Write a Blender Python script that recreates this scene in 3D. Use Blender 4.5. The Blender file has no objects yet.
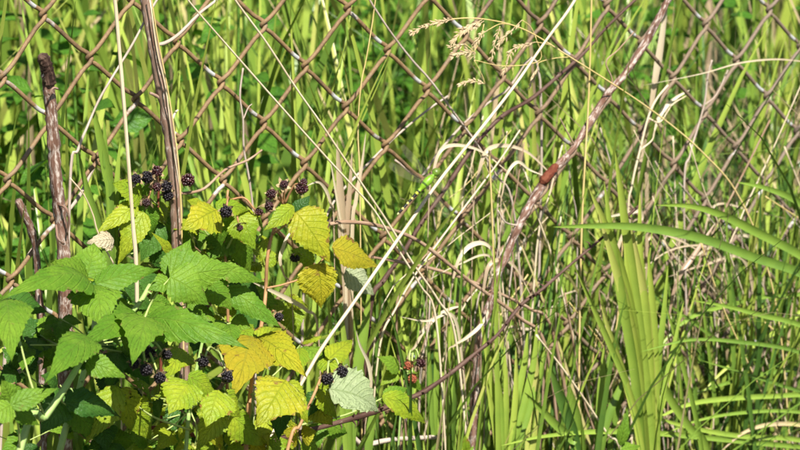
import bpy, math, random
import numpy as np
from mathutils import Vector, Matrix, Quaternion

random.seed(7); rng = np.random.default_rng(7)
R = math.radians
SC = bpy.context.scene
COL = SC.collection

# ---------------------------------------------------------------- camera, sky, sun, exposure
CAM = np.array((0.0, 0.0, 1.30)); FPX = 3600.0; PITCH = R(17.9); YAW = R(38.9)
cd = bpy.data.cameras.new('camera'); cam = bpy.data.objects.new('camera', cd); COL.objects.link(cam)
cam.location = CAM; cam.rotation_euler = (R(90) - PITCH, 0, 0)
cd.sensor_width = 36; cd.lens = 36 * FPX / 800; cd.clip_start = 0.05; cd.clip_end = 1000
cd.dof.use_dof = True; cd.dof.focus_distance = 2.48; cd.dof.aperture_fstop = 19
SC.camera = cam
SUN_AZ, SUN_EL = R(158), R(54)          # behind the photographer, a little to the right
w = bpy.data.worlds.new('World'); SC.world = w; w.use_nodes = True
nt = w.node_tree; bg = nt.nodes['Background']; sky = nt.nodes.new('ShaderNodeTexSky')
sky.sky_type = 'NISHITA'; sky.sun_disc = False; sky.sun_elevation = SUN_EL; sky.sun_rotation = SUN_AZ
nt.links.new(sky.outputs[0], bg.inputs[0]); bg.inputs[1].default_value = 0.05
sl = bpy.data.lights.new('sun', 'SUN'); sl.energy = 5.0; sl.angle = R(0.5); sl.color = (1, 0.95, 0.86)
so = bpy.data.objects.new('sun', sl); COL.objects.link(so)
SDIR = Vector((math.sin(SUN_AZ) * math.cos(SUN_EL), math.cos(SUN_AZ) * math.cos(SUN_EL), math.sin(SUN_EL)))
so.rotation_euler = (-SDIR).to_track_quat('-Z', 'Y').to_euler(); so.location = (1, -2, 4)
SC.view_settings.view_transform = 'Standard'; SC.view_settings.look = 'None'
SC.view_settings.exposure = 0.97; SC.view_settings.gamma = 1

# ---------------------------------------------------------------- where things stand
FW = np.array((0, math.cos(PITCH), -math.sin(PITCH))); UP = np.array((0, math.sin(PITCH), math.cos(PITCH)))
RT = np.array((1.0, 0, 0))
E_ = np.array((math.cos(YAW), math.sin(YAW), 0)); NF = np.array((math.sin(YAW), -math.cos(YAW), 0)); ZZ = np.array((0, 0, 1.0))
def ray(u, v): return FW + RT * (u - 400) / FPX + UP * (225 - v) / FPX
P0 = CAM + 2.664 * ray(342.6, 8.1)                  # a knuckle of the fence
def fd(u, v): r = ray(u, v); return float((P0 - CAM) @ NF / (r @ NF))
def pw(u, v, o=0.0): return CAM + (fd(u, v) + o) * ray(u, v)      # o metres behind (+) or before (-) the fence
def S(d=2.5): return d / FPX                         # metres per pixel at that distance
def nrm(a): return a / (np.linalg.norm(a) + 1e-12)

# ---------------------------------------------------------------- materials
def new_mat(name):
    m = bpy.data.materials.new(name); m.use_nodes = True
    for n in list(m.node_tree.nodes): m.node_tree.nodes.remove(n)
    return m, m.node_tree.nodes, m.node_tree.links
def ramp(N, stops, interp='LINEAR'):
    r = N.new('ShaderNodeValToRGB'); r.color_ramp.interpolation = interp
    els = r.color_ramp.elements
    while len(els) < len(stops): els.new(0.5)
    for e, (p, c) in zip(els, stops): e.position = p; e.color = (*c, 1) if len(c) == 3 else c
    return r
def math_n(N, L, op, a, b=None, clamp=False):
    m = N.new('ShaderNodeMath'); m.operation = op; m.use_clamp = clamp
    for i, x in enumerate((a, b)):
        if x is None: continue
        if isinstance(x, (int, float)): m.inputs[i].default_value = x
        else: L.new(x, m.inputs[i])
    return m.outputs[0]
def mix_c(N, L, f, a, b, mode='MIX'):
    m = N.new('ShaderNodeMix'); m.data_type = 'RGBA'; m.blend_type = mode
    for k, x in ((0, f), (6, a), (7, b)):
        if isinstance(x, (int, float)): m.inputs[k].default_value = x
        elif isinstance(x, tuple): m.inputs[k].default_value = (*x, 1)
        else: L.new(x, m.inputs[k])
    return m.outputs[2]
def noise(N, L, scale, detail=3, vec=None, rough=0.55):
    n = N.new('ShaderNodeTexNoise'); n.inputs['Scale'].default_value = scale; n.inputs['Detail'].default_value = detail
    n.inputs['Roughness'].default_value = rough
    if vec is not None: L.new(vec, n.inputs['Vector'])
    return n.outputs['Fac']
def leafy(N, L, col, trans=0.35, rough=0.45, spec=0.35, bump=None, tcol=None):
    p = N.new('ShaderNodeBsdfPrincipled'); L.new(col, p.inputs['Base Color'])
    p.inputs['Roughness'].default_value = rough; p.inputs['Specular IOR Level'].default_value = spec
    t = N.new('ShaderNodeBsdfTranslucent')
    if tcol is None: tcol = mix_c(N, L, 1.0, col, (1.25, 1.15, 0.45), 'MULTIPLY')
    L.new(tcol, t.inputs[0])
    if bump is not None: L.new(bump, p.inputs['Normal']); L.new(bump, t.inputs['Normal'])
    mx = N.new('ShaderNodeMixShader'); mx.inputs[0].default_value = trans
    L.new(p.outputs[0], mx.inputs[1]); L.new(t.outputs[0], mx.inputs[2])
    o = N.new('ShaderNodeOutputMaterial'); L.new(mx.outputs[0], o.inputs[0])
def mat_blade(name, stops, trans=0.12):
    m, N, L = new_mat(name)
    a = N.new('ShaderNodeAttribute'); a.attribute_name = 'tint'
    g = N.new('ShaderNodeNewGeometry'); n = noise(N, L, 60, 2, g.outputs['Position'])
    f = math_n(N, L, 'ADD', a.outputs['Fac'], math_n(N, L, 'MULTIPLY', math_n(N, L, 'SUBTRACT', n, 0.5), 0.16))
    r = ramp(N, stops); L.new(f, r.inputs[0])
    # lengthwise ribs
    u = N.new('ShaderNodeAttribute'); u.attribute_name = 'across'
    s = math_n(N, L, 'SINE', math_n(N, L, 'MULTIPLY', u.outputs['Fac'], 26.0))
    c = mix_c(N, L, math_n(N, L, 'MULTIPLY_ADD', s, 0.09), r.outputs[0], (0.5, 0.6, 0.2), 'MIX')
    c = r.outputs[0]
    v = ramp(N, [(0, (0.82, 0.84, 0.8)), (1, (1.08, 1.06, 1.0))]); L.new(math_n(N, L, 'MULTIPLY_ADD', s, 0.5), v.inputs[0])
    v.inputs[0].default_value = 0.5
    c = mix_c(N, L, 1.0, c, v.outputs[0], 'MULTIPLY')
    leafy(N, L, c, trans, 0.36, 0.42)
    return m
GRASS = [(0.0, (0.020, 0.050, 0.016)), (0.20, (0.070, 0.155, 0.028)), (0.45, (0.20, 0.315, 0.046)), (0.66, (0.36, 0.45, 0.075)),
         (0.8, (0.48, 0.46, 0.15)), (0.9, (0.50, 0.40, 0.24)), (1.0, (0.36, 0.26, 0.18))]
def mat_leaf(name, c0, c1, vein, spots=None, trans=0.34, veinw=0.5, spot_amt=0.62, rough=0.42):
    m, N, L = new_mat(name)
    uv = N.new('ShaderNodeUVMap'); sp = N.new('ShaderNodeSeparateXYZ'); L.new(uv.outputs[0], sp.inputs[0])
    t, q = sp.outputs[0], sp.outputs[1]
    av = math_n(N, L, 'ABSOLUTE', q)
    s = math_n(N, L, 'SUBTRACT', t, math_n(N, L, 'MULTIPLY', av, 0.30))
    fr = math_n(N, L, 'ABSOLUTE', math_n(N, L, 'SUBTRACT', math_n(N, L, 'FRACT', math_n(N, L, 'MULTIPLY', s, 8.0)), 0.5))
    side = math_n(N, L, 'SUBTRACT', 1.0, math_n(N, L, 'MULTIPLY', fr, 9.0), True)
    mid = math_n(N, L, 'SUBTRACT', 1.0, math_n(N, L, 'MULTIPLY', av, 22.0), True)
    vm = math_n(N, L, 'MAXIMUM', math_n(N, L, 'MULTIPLY', side, 0.75), mid)
    g = N.new('ShaderNodeNewGeometry'); oi = N.new('ShaderNodeObjectInfo')
    n1 = noise(N, L, 55, 3, g.outputs['Position']); n2 = noise(N, L, 420, 2, g.outputs['Position'])
    f = math_n(N, L, 'ADD', math_n(N, L, 'MULTIPLY_ADD', n1, 1.6), math_n(N, L, 'MULTIPLY', oi.outputs['Random'], 0.7))
    rf = ramp(N, [(0.25, (0, 0, 0)), (0.8, (1, 1, 1))])
    L.new(math_n(N, L, 'SUBTRACT', math_n(N, L, 'ADD', math_n(N, L, 'MULTIPLY', n1, 1.3), math_n(N, L, 'MULTIPLY', oi.outputs['Random'], 0.5)), 0.4), rf.inputs[0])
    c = mix_c(N, L, rf.outputs[0], c0, c1)
    c = mix_c(N, L, math_n(N, L, 'MULTIPLY', vm, veinw), c, vein)
    fine = ramp(N, [(0.3, (0.86, 0.88, 0.84)), (0.7, (1.08, 1.06, 1.04))]); L.new(n2, fine.inputs[0])
    c = mix_c(N, L, 1.0, c, fine.outputs[0], 'MULTIPLY')
    if spots:
        n3 = noise(N, L, 130, 3, g.outputs['Position'])
        # browning creeps in from the margin
        edge = math_n(N, L, 'ADD', n3, math_n(N, L, 'MULTIPLY', math_n(N, L, 'POWER', av, 4.0), 0.13))
        r3 = ramp(N, [(spot_amt, (0, 0, 0)), (spot_amt + 0.09, (1, 1, 1))]); L.new(edge, r3.inputs[0])
        c = mix_c(N, L, r3.outputs[0], c, spots)
    b = N.new('ShaderNodeBump'); b.inputs['Strength'].default_value = 0.8; b.inputs['Distance'].default_value = 0.0014
    L.new(math_n(N, L, 'ADD', math_n(N, L, 'MULTIPLY', vm, -0.5), math_n(N, L, 'MULTIPLY', n2, 0.7)), b.inputs['Height'])
    leafy(N, L, c, trans, rough, 0.22, b.outputs[0])
    return m
def mat_bark(name, stops, stretch=0.12, scale=420, bump=0.8, rough=0.8, spec=0.25, flake=None, flake_t=0.6):
    m, N, L = new_mat(name)
    uv = N.new('ShaderNodeUVMap'); mp = N.new('ShaderNodeMapping'); L.new(uv.outputs[0], mp.inputs[0])
    mp.inputs['Scale'].default_value = (stretch, 1, 1)        # u: metres along the stem, v: round it
    n1 = noise(N, L, scale, 4, mp.outputs[0], 0.65); g = N.new('ShaderNodeNewGeometry')
    n2 = noise(N, L, 38, 3, g.outputs['Position'])
    f = math_n(N, L, 'ADD', math_n(N, L, 'MULTIPLY', n1, 0.75), math_n(N, L, 'MULTIPLY', n2, 0.4))
    r = ramp(N, stops); L.new(f, r.inputs[0]); c = r.outputs[0]
    if flake:
        mp3 = N.new('ShaderNodeMapping'); mp3.inputs['Scale'].default_value = (0.3, 1, 1); L.new(uv.outputs[0], mp3.inputs[0])
        n3 = noise(N, L, 420, 5, mp3.outputs[0], 0.7)
        r3 = ramp(N, [(flake_t, (0, 0, 0)), (flake_t + 0.12, (1, 1, 1))]); L.new(n3, r3.inputs[0])
        c = mix_c(N, L, r3.outputs[0], c, flake)
    p = N.new('ShaderNodeBsdfPrincipled'); L.new(c, p.inputs['Base Color']); p.inputs['Roughness'].default_value = rough
    p.inputs['Specular IOR Level'].default_value = spec
    b = N.new('ShaderNodeBump'); b.inputs['Strength'].default_value = bump; b.inputs['Distance'].default_value = 0.0012
    L.new(n1, b.inputs['Height']); L.new(b.outputs[0], p.inputs['Normal'])
    o = N.new('ShaderNodeOutputMaterial'); L.new(p.outputs[0], o.inputs[0])
    return m
def mat_wire():
    m, N, L = new_mat('rusty_wire')
    g = N.new('ShaderNodeNewGeometry'); a = N.new('ShaderNodeAttribute'); a.attribute_name = 'glint'
    n1 = noise(N, L, 130, 4, g.outputs['Position'], 0.65); n2 = noise(N, L, 900, 3, g.outputs['Position'], 0.7)
    n0 = noise(N, L, 9, 2, g.outputs['Position'])
    r = ramp(N, [(0.28, (0.06, 0.042, 0.032)), (0.43, (0.165, 0.102, 0.050)), (0.53, (0.245, 0.155, 0.072)), (0.64, (0.20, 0.155, 0.105)), (0.74, (0.26, 0.215, 0.175))])
    L.new(math_n(N, L, 'ADD', math_n(N, L, 'MULTIPLY', n1, 0.6), math_n(N, L, 'MULTIPLY_ADD', n0, 0.4)), r.inputs[0])
    rr = math_n(N, L, 'ADD', math_n(N, L, 'MULTIPLY', n1, 0.55), math_n(N, L, 'MULTIPLY', n0, 0.42)); L.new(rr, r.inputs[0])
    sx = N.new('ShaderNodeSeparateXYZ'); L.new(g.outputs['Position'], sx.inputs[0])
    old = ramp(N, [(0.0, (0, 0, 0)), (0.32, (0.8, 0.8, 0.8))]); L.new(sx.outputs[0], old.inputs[0])     # less rusted farther along
    rc = mix_c(N, L, old.outputs[0], r.outputs[0], (0.19, 0.15, 0.12))
    f2 = ramp(N, [(0.3, (0.7, 0.68, 0.66)), (0.7, (1.15, 1.12, 1.1))]); L.new(n2, f2.inputs[0])
    c = mix_c(N, L, 1.0, rc, f2.outputs[0], 'MULTIPLY')
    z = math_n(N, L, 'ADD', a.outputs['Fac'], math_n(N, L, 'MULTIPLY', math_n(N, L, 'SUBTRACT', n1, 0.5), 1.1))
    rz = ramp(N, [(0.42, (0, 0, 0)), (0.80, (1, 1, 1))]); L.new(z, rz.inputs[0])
    c = mix_c(N, L, rz.outputs[0], c, (0.60, 0.61, 0.62))  # pale specular glints near the knuckles, painted into the wire colour
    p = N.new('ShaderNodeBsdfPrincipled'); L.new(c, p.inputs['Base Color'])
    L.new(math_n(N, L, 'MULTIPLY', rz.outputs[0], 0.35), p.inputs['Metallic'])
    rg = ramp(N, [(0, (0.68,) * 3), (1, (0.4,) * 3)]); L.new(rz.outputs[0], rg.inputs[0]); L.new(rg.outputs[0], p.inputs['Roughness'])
    b = N.new('ShaderNodeBump'); b.inputs['Strength'].default_value = 0.5; b.inputs['Distance'].default_value = 0.0005
    L.new(n2, b.inputs['Height']); L.new(b.outputs[0], p.inputs['Normal'])
    o = N.new('ShaderNodeOutputMaterial'); L.new(p.outputs[0], o.inputs[0])
    return m
def mat_simple(name, c0, c1, scale=200, rough=0.6, spec=0.4, bump=0.0, coat=0.0):
    m, N, L = new_mat(name)
    g = N.new('ShaderNodeNewGeometry'); n = noise(N, L, scale, 4, g.outputs['Position'])
    r = ramp(N, [(0.35, c0), (0.65, c1)]); L.new(n, r.inputs[0])
    p = N.new('ShaderNodeBsdfPrincipled'); L.new(r.outputs[0], p.inputs['Base Color'])
    p.inputs['Roughness'].default_value = rough; p.inputs['Specular IOR Level'].default_value = spec; p.inputs['Coat Weight'].default_value = coat
    if bump:
        b = N.new('ShaderNodeBump'); b.inputs['Strength'].default_value = bump; b.inputs['Distance'].default_value = 0.002
        L.new(n, b.inputs['Height']); L.new(b.outputs[0], p.inputs['Normal'])
    o = N.new('ShaderNodeOutputMaterial'); L.new(p.outputs[0], o.inputs[0])
    return m
M = {}
M['grass'] = mat_blade('grass_blades', GRASS)
M['green'] = mat_leaf('raspberry_leaf_green', (0.10, 0.225, 0.018), (0.18, 0.315, 0.028), (0.29, 0.43, 0.07), veinw=0.35, rough=0.5, spots=(0.20, 0.17, 0.05), spot_amt=0.70)
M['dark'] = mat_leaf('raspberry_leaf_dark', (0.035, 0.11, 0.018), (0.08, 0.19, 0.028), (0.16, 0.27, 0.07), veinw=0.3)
M['lime'] = mat_leaf('raspberry_leaf_lime', (0.20, 0.32, 0.02), (0.34, 0.40, 0.025), (0.46, 0.52, 0.10), spots=(0.22, 0.11, 0.03), spot_amt=0.68, veinw=0.3)
M['yellow'] = mat_leaf('raspberry_leaf_yellow', (0.31, 0.35, 0.02), (0.43, 0.39, 0.025), (0.22, 0.31, 0.03), spots=(0.24, 0.15, 0.035), spot_amt=0.64, veinw=0.4)
M['ochre'] = mat_leaf('raspberry_leaf_ochre', (0.33, 0.33, 0.022), (0.38, 0.31, 0.022), (0.40, 0.40, 0.05), spots=(0.22, 0.12, 0.035), spot_amt=0.64, veinw=0.5)
M['pale'] = mat_leaf('raspberry_leaf_underside', (0.29, 0.36, 0.19), (0.38, 0.43, 0.27), (0.19, 0.27, 0.09), veinw=0.6, trans=0.25)
M['dead'] = mat_leaf('withered_leaf', (0.50, 0.44, 0.30), (0.60, 0.53, 0.38), (0.45, 0.36, 0.22), spots=(0.35, 0.24, 0.13), spot_amt=0.66, trans=0.25)
M['weed'] = mat_leaf('weed_leaf', (0.055, 0.17, 0.018), (0.13, 0.30, 0.028), (0.2, 0.36, 0.07), trans=0.4)
M['stem_green'] = mat_bark('green_stem', [(0.3, (0.20, 0.34, 0.07)), (0.7, (0.34, 0.46, 0.16))], bump=0.15, rough=0.5, flake=(0.36, 0.42, 0.26), flake_t=0.62)
M['petiole'] = mat_bark('petiole', [(0.3, (0.26, 0.36, 0.09)), (0.7, (0.38, 0.44, 0.16))], bump=0.1, rough=0.5)
M['petiole_red'] = mat_bark('reddish_petiole', [(0.3, (0.26, 0.12, 0.06)), (0.7, (0.42, 0.24, 0.11))], bump=0.1, rough=0.5)
M['cane_grey'] = mat_bark('grey_brown_cane', [(0.34, (0.075, 0.04, 0.03)), (0.5, (0.20, 0.115, 0.08)), (0.72, (0.37, 0.26, 0.20))], stretch=0.05, flake=(0.58, 0.52, 0.45), flake_t=0.55)
M['cane_red'] = mat_bark('peeling_red_cane', [(0.36, (0.028, 0.015, 0.012)), (0.5, (0.12, 0.058, 0.038)), (0.72, (0.25, 0.15, 0.11))], stretch=0.06, flake=(0.50, 0.43, 0.38), flake_t=0.495)
M['cane_rust'] = mat_bark('rust_red_cane', [(0.3, (0.04, 0.010, 0.008)), (0.5, (0.125, 0.030, 0.015)), (0.75, (0.22, 0.075, 0.04))], stretch=0.2, bump=1.0)
M['cane_dark'] = mat_bark('dark_thorny_cane', [(0.3, (0.035, 0.016, 0.015)), (0.5, (0.055, 0.026, 0.019)), (0.75, (0.13, 0.078, 0.058))], bump=0.4, rough=0.6, flake=(0.40, 0.31, 0.27), flake_t=0.62)
M['twig'] = mat_bark('brown_twig', [(0.3, (0.13, 0.07, 0.04)), (0.5, (0.26, 0.16, 0.10)), (0.75, (0.42, 0.31, 0.22))], bump=0.5)
M['grey_twig'] = mat_bark('weathered_twig', [(0.3, (0.18, 0.13, 0.10)), (0.5, (0.38, 0.30, 0.24)), (0.75, (0.56, 0.48, 0.41))], bump=0.6)
M['straw'] = mat_bark('straw', [(0.3, (0.42, 0.31, 0.18)), (0.5, (0.58, 0.47, 0.31)), (0.75, (0.72, 0.63, 0.47))], stretch=0.03, bump=0.3, rough=0.55, spec=0.4)
M['straw_gold'] = mat_bark('golden_straw', [(0.3, (0.42, 0.30, 0.10)), (0.5, (0.58, 0.44, 0.17)), (0.75, (0.70, 0.57, 0.28))], stretch=0.03, bump=0.2, rough=0.55, spec=0.4)
M['husk'] = mat_bark('seed_husk', [(0.3, (0.26, 0.17, 0.09)), (0.5, (0.44, 0.33, 0.19)), (0.75, (0.58, 0.46, 0.29))], bump=0.3)
M['char'] = mat_bark('rotten_dark_end', [(0.35, (0.010, 0.006, 0.005)), (0.58, (0.035, 0.017, 0.012)), (0.75, (0.22, 0.14, 0.10))], stretch=0.15, bump=1.0)
M['spike'] = mat_blade('dry_sheath', [(0, (0.36, 0.25, 0.18)), (0.5, (0.56, 0.45, 0.33)), (1, (0.74, 0.66, 0.52))], 0.25)
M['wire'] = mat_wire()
M['pipe'] = mat_simple('weathered_pipe', (0.27, 0.24, 0.21), (0.40, 0.38, 0.36), 30, 0.5)
M['berry_black'] = mat_simple('black_drupelets', (0.005, 0.004, 0.006), (0.015, 0.010, 0.014), 300, 0.5, 0.35)
M['berry_red'] = mat_simple('unripe_drupelets', (0.20, 0.045, 0.022), (0.32, 0.10, 0.045), 300, 0.55, 0.3)
M['berry_maroon'] = mat_simple('maroon_drupelets', (0.016, 0.006, 0.008), (0.055, 0.012, 0.014), 300, 0.35, 0.5)
M['sepal'] = mat_simple('dry_sepals', (0.26, 0.17, 0.08), (0.42, 0.34, 0.18), 300, 0.7)

# ---------------------------------------------------------------- builders
def link(name, me, parent=None):
    o = bpy.data.objects.new(name, me); COL.objects.link(o)
    if parent is not None: o.parent = parent
    return o
ORG = {}
def thing(name, label, cat, loc, group=None):
    o = link(name, None); o.location = tuple(loc); o.empty_display_size = 0.02
    o['label'] = label; o['category'] = cat
    if group: o['group'] = group
    ORG[o.name] = np.array(loc, float)
    return o
def root_org(p):
    while p.parent is not None: p = p.parent
    return ORG.get(p.name, np.zeros(3))
def tag(o, label, cat, group=None, kind=None):
    if label: o['label'] = label
    if cat: o['category'] = cat
    if group: o['group'] = group
    if kind: o['kind'] = kind
    return o
def mesh(name, V, F, mat, parent=None, uv=None, attrs=None, smooth=True, base=None):
    """V in world metres; the object sits at its thing's base (or at `base`)."""
    V = np.asarray(V, float)
    org = root_org(parent) if parent is not None else (np.array(base, float) if base is not None else np.zeros(3))
    me = bpy.data.meshes.new(name); 
    F = [tuple(int(i) for i in f) for f in F] if not isinstance(F, np.ndarray) else F
    me.from_pydata((V - org).tolist(), [], F.tolist() if isinstance(F, np.ndarray) else F)
    me.materials.append(M[mat])
    if smooth: me.polygons.foreach_set('use_smooth', [True] * len(me.polygons))
    if uv is not None:
        ul = me.uv_layers.new(name='UVMap'); li = np.empty(len(me.loops), np.int32); me.loops.foreach_get('vertex_index', li)
        ul.data.foreach_set('uv', np.asarray(uv, np.float32)[li].ravel())
    for k, a in (attrs or {}).items():
        at = me.attributes.new(k, 'FLOAT', 'POINT'); at.data.foreach_set('value', np.asarray(a, np.float32))
    me.update()
    o = link(name, me, parent)
    if parent is None and base is not None: o.location = tuple(base)
    return o
def spline(P, n):
    """Catmull-Rom through P, n samples per span."""
    P = np.asarray(P, float)
    if len(P) == 2: P = np.array([P[0], (P[0] + P[1]) / 2, P[1]])
    Q = np.vstack([2 * P[0] - P[1], P, 2 * P[-1] - P[-2]]); out = []
    for i in range(1, len(Q) - 2):
        for k in range(n):
            t = k / n; a, b, c, d = Q[i - 1], Q[i], Q[i + 1], Q[i + 2]
            out.append(0.5 * (2 * b + (c - a) * t + (2 * a - 5 * b + 4 * c - d) * t * t + (3 * b - a - 3 * c + d) * t ** 3))
    out.append(Q[-2]); return np.array(out)
def tube_geo(C, rad, sides=7, rough=0.0, cap=True, seed=0):
    C = np.asarray(C, float); n = len(C); r_ = np.random.default_rng(seed)
    T = np.gradient(C, axis=0); T /= np.linalg.norm(T, axis=1)[:, None] + 1e-12
    rad = np.broadcast_to(np.asarray(rad, float), (n,)).copy()
    a = nrm(np.cross(T[0], (0.3, 0.9, 0.2))); V = []; UVs = []; s = 0
    for i in range(n):
        a = nrm(a - T[i] * (a @ T[i])); b = np.cross(T[i], a)
        if i: s += np.linalg.norm(C[i] - C[i - 1])
        for k in range(sides):
            th = 2 * math.pi * k / sides; rr = rad[i] * (1 + rough * (r_.random() - 0.5) * 2)
            V.append(C[i] + rr * (math.cos(th) * a + math.sin(th) * b)); UVs.append((s, rad[i] * th * (1 if th < math.pi else 1)))
    F = [(i * sides + k, i * sides + (k + 1) % sides, (i + 1) * sides + (k + 1) % sides, (i + 1) * sides + k) for i in range(n - 1) for k in range(sides)]
    if cap: F += [tuple(range(sides))[::-1], tuple((n - 1) * sides + k for k in range(sides))]
    return np.array(V), F, np.array(UVs)
def join(parts):
    V, F, U = [], [], []; k = 0
    for v, f, u in parts:
        V.append(v); U.append(u); F += [tuple(i + k for i in ff) for ff in f]; k += len(v)
    return np.vstack(V), F, np.vstack(U)
SHIFT = [0.0]                                        # how far a plant's lower leaves lean out towards the light
def sh(v, o): return o + SHIFT[0] * min(1, max(0, (v - 315) / 60))
def path(pts, o=0.0, n=6, ground=False, lean=0.0):
    """pts: (u, v[, offset]) along a stem; ground=True carries its last point on down to the soil."""
    W = [pw(p[0], p[1], sh(p[1], p[2] if len(p) > 2 else o)) for p in pts]
    if ground:
        d = W[-1] - W[-2]; d = d / max(abs(d[2]), 1e-3) if d[2] < 0 else np.array((0, 0, -1.0))
        z = W[-1][2]; h = d.copy(); h[2] = 0; l = np.linalg.norm(h)
        if l > 0.5: h *= 0.5 / l
        W.append(W[-1] + h * z * 0.35 + np.array((0, 0, -z * 0.5))); W.append(W[-2] + h * z * 0.5 + np.array((lean, 0, -z - 0.02)))
    return spline(W, n)
def stalk(name, label, cat, pts, wpx, mat, o=0.0, taper=(1, 1), ground=True, rough=0.05, sides=7, extra=None, group=None, bits=(), thorns=0, n=6, seed=1):
    """One stem as a thing; bits: (partname, pts, width px, material)."""
    C = path(pts, o, n, ground); m = len(C); r0 = wpx * S() / 2
    rad = r0 * np.linspace(taper[0], taper[1], m)
    r_ = np.random.default_rng(seed); rad *= 1 + rough * np.interp(np.arange(m), np.arange(0, m + 3, 3), r_.normal(size=len(np.arange(0, m + 3, 3))))
    g = [tube_geo(C, rad, sides, rough * 0.8, seed=seed)]
    base = C[-1] if ground else C[len(C) // 2]
    base = np.array((base[0], base[1], max(base[2], 0.0)))
    if thorns:
        for k in range(thorns):
            i = r_.integers(1, m - 2); d = nrm(r_.normal(size=3)); t = nrm(C[i + 1] - C[i]); d = nrm(d - t * (d @ t))
            L_ = r0 * r_.uniform(1.6, 2.8); g.append(tube_geo([C[i] + d * rad[i] * 0.5, C[i] + d * (rad[i] + L_ * 0.5) - t * L_ * .12, C[i] + d * (rad[i] + L_) + t * L_ * 0.3], [r0 * 0.5, r0 * 0.25, r0 * 0.03], 5))
    V, F, U = join(g)
    if not bits:
        return tag(mesh(name, V, F, mat, uv=U, base=base), label, cat, group)
    t = thing(name, label, cat, base, group)
    mesh('stem', V, F, mat, t, uv=U)
    for pn, pp, ww, mm in bits:
        CC = path(pp, o, 5); v, f, u = tube_geo(CC, ww * S() / 2 * np.linspace(1, 0.6, len(CC)), 6, 0.12, seed=3)
        mesh(pn, v, f, mm, t, uv=u)
    return t
def ribbon(C, wid, face=None, twist=0.0, fold=0.25, tint=0.5, tip=True, both=False):
    """A grass blade along C (tip first): three vertices across, keeled."""
    C = np.asarray(C, float); n = len(C); T = np.gradient(C, axis=0); T /= np.linalg.norm(T, axis=1)[:, None] + 1e-12
    V, F, tn, ac = [], [], [], []
    for i in range(n):
        t = i / (n - 1); view = nrm(CAM - C[i]) if face is None else np.asarray(face, float)
        s = nrm(np.cross(T[i], view)); nn = np.cross(s, T[i]); a = twist * (t - 0.3) * 2
        s, nn = s * math.cos(a) + nn * math.sin(a), nn * math.cos(a) - s * math.sin(a)
        ww = wid / 2 * (min(1, (t / 0.28) ** 0.65) if tip else 1) * (1 if not both else min(1, ((1 - t) / 0.2) ** 0.6 + 0.1)) * (1 - 0.25 * max(0, t - 0.6) / 0.4)
        V += [C[i] - s * ww + nn * ww * fold, C[i] - nn * ww * fold, C[i] + s * ww + nn * ww * fold]
        tn += [tint + 0.10 * (1 - t) ** 4 - 0.05 * t] * 3; ac += [-1, 0, 1]
    for i in range(n - 1):
        for k in (0, 1): F.append((3 * i + k, 3 * i + k + 1, 3 * i + 4 + k, 3 * i + 3 + k))
    return np.array(V), F, tn, ac
def blade(pts, wpx, tint, parent, o=0.0, ground=True, twist=0.3, fold=0.3, name='blade', n=6, mat='grass', both=False):
    C = path(pts, o, n, ground); d = fd(pts[0][0], pts[0][1])
    V, F, tn, ac = ribbon(C, wpx * S(d), None, twist, fold, tint, both=both)
    return mesh(name, V, F, mat, parent, attrs={'tint': tn, 'across': ac}), C
def profile(t, a=0.66, b=0.42): return (np.sin(np.pi * np.clip(t, 0, 1) ** a) ** 0.95) * (1 - b * t ** 1.5) * 1.08
def leaf_geo(b, t, wid, arch=0.12, cup=0.15, roll=0.0, normal=None, seed=0, nu=30, nv=7, teeth=15, pleat=1.0, side_curl=0.0, holes=False):
    r_ = np.random.default_rng(seed); b = np.asarray(b, float); t = np.asarray(t, float)
    ax = t - b; Ln = np.linalg.norm(ax); ax = ax / Ln
    nn = np.array(normal if normal is not None else nrm(nrm(CAM - b) * 0.75 + np.array(SDIR) * 0.8), float); nn = nrm(nn - ax * (nn @ ax)); sd = np.cross(ax, nn)
    sd, nn = sd * math.cos(roll) + nn * math.sin(roll), nn * math.cos(roll) - sd * math.sin(roll)
    V, U, F = [], [], []; ph = r_.random() * 6
    wav = r_.uniform(0.6, 2.2); pa, pb = r_.uniform(0.56, 0.74), r_.uniform(0.3, 0.6); teeth = max(2, int(teeth * r_.uniform(0.8, 1.3))); lop = r_.uniform(0.86, 1.14); crk = r_.uniform(0.5, 1.4)
    for i in range(nu + 1):
        u = i / nu; wv = wid / 2 * max(float(profile(u, pa, pb)), 0.0)
        saw = ((u * teeth) % 1.0); tooth = 1 + 0.20 * (saw - 0.5) + 0.05 * math.sin(u * 9 + ph)
        for j in range(-nv, nv + 1):
            q = j / nv; aq = abs(q); e = tooth if aq == 1 else 1 + (tooth - 1) * max(0, aq - 0.7) / 0.3 * 0.4
            x = q * wv * e * (lop if q > 0 else 2 - lop)
            s = u - 0.30 * aq                               # side veins run forward to the margin
            pl = -math.cos(2 * math.pi * 8 * s) * 0.036 * pleat * wid * min(1, aq * 2.2) * (wv / (wid / 2)) ** 0.5
            z = arch * Ln * 4 * u * (1 - u) * (1 - 0.2 * u) - cup * abs(x) * (aq ** 0.5) * 1.0 + pl + side_curl * x * aq
            z += 0.012 * wid * crk * math.sin(u * 23 + q * 11 + ph) * aq
            z += 0.035 * wid * wav * math.sin(u * 7 + ph + (1.3 if q > 0 else 0)) * aq ** 2
            lat = 0.04 * wid * math.sin(u * 3.4 + ph) * u
            along = u * Ln + 0.16 * wv * aq ** 1.5 * (1 - u) * -0.6
            V.append(b + ax * along + sd * (x + lat * 0.5) + nn * z); U.append((u, q))
    m = 2 * nv + 1
    for i in range(nu):
        for j in range(2 * nv):
            if holes and r_.random() < 0.035 and 3 < i < nu - 4: continue
            F.append((i * m + j, i * m + j + 1, (i + 1) * m + j + 1, (i + 1) * m + j))
    return np.array(V), F, np.array(U)

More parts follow.
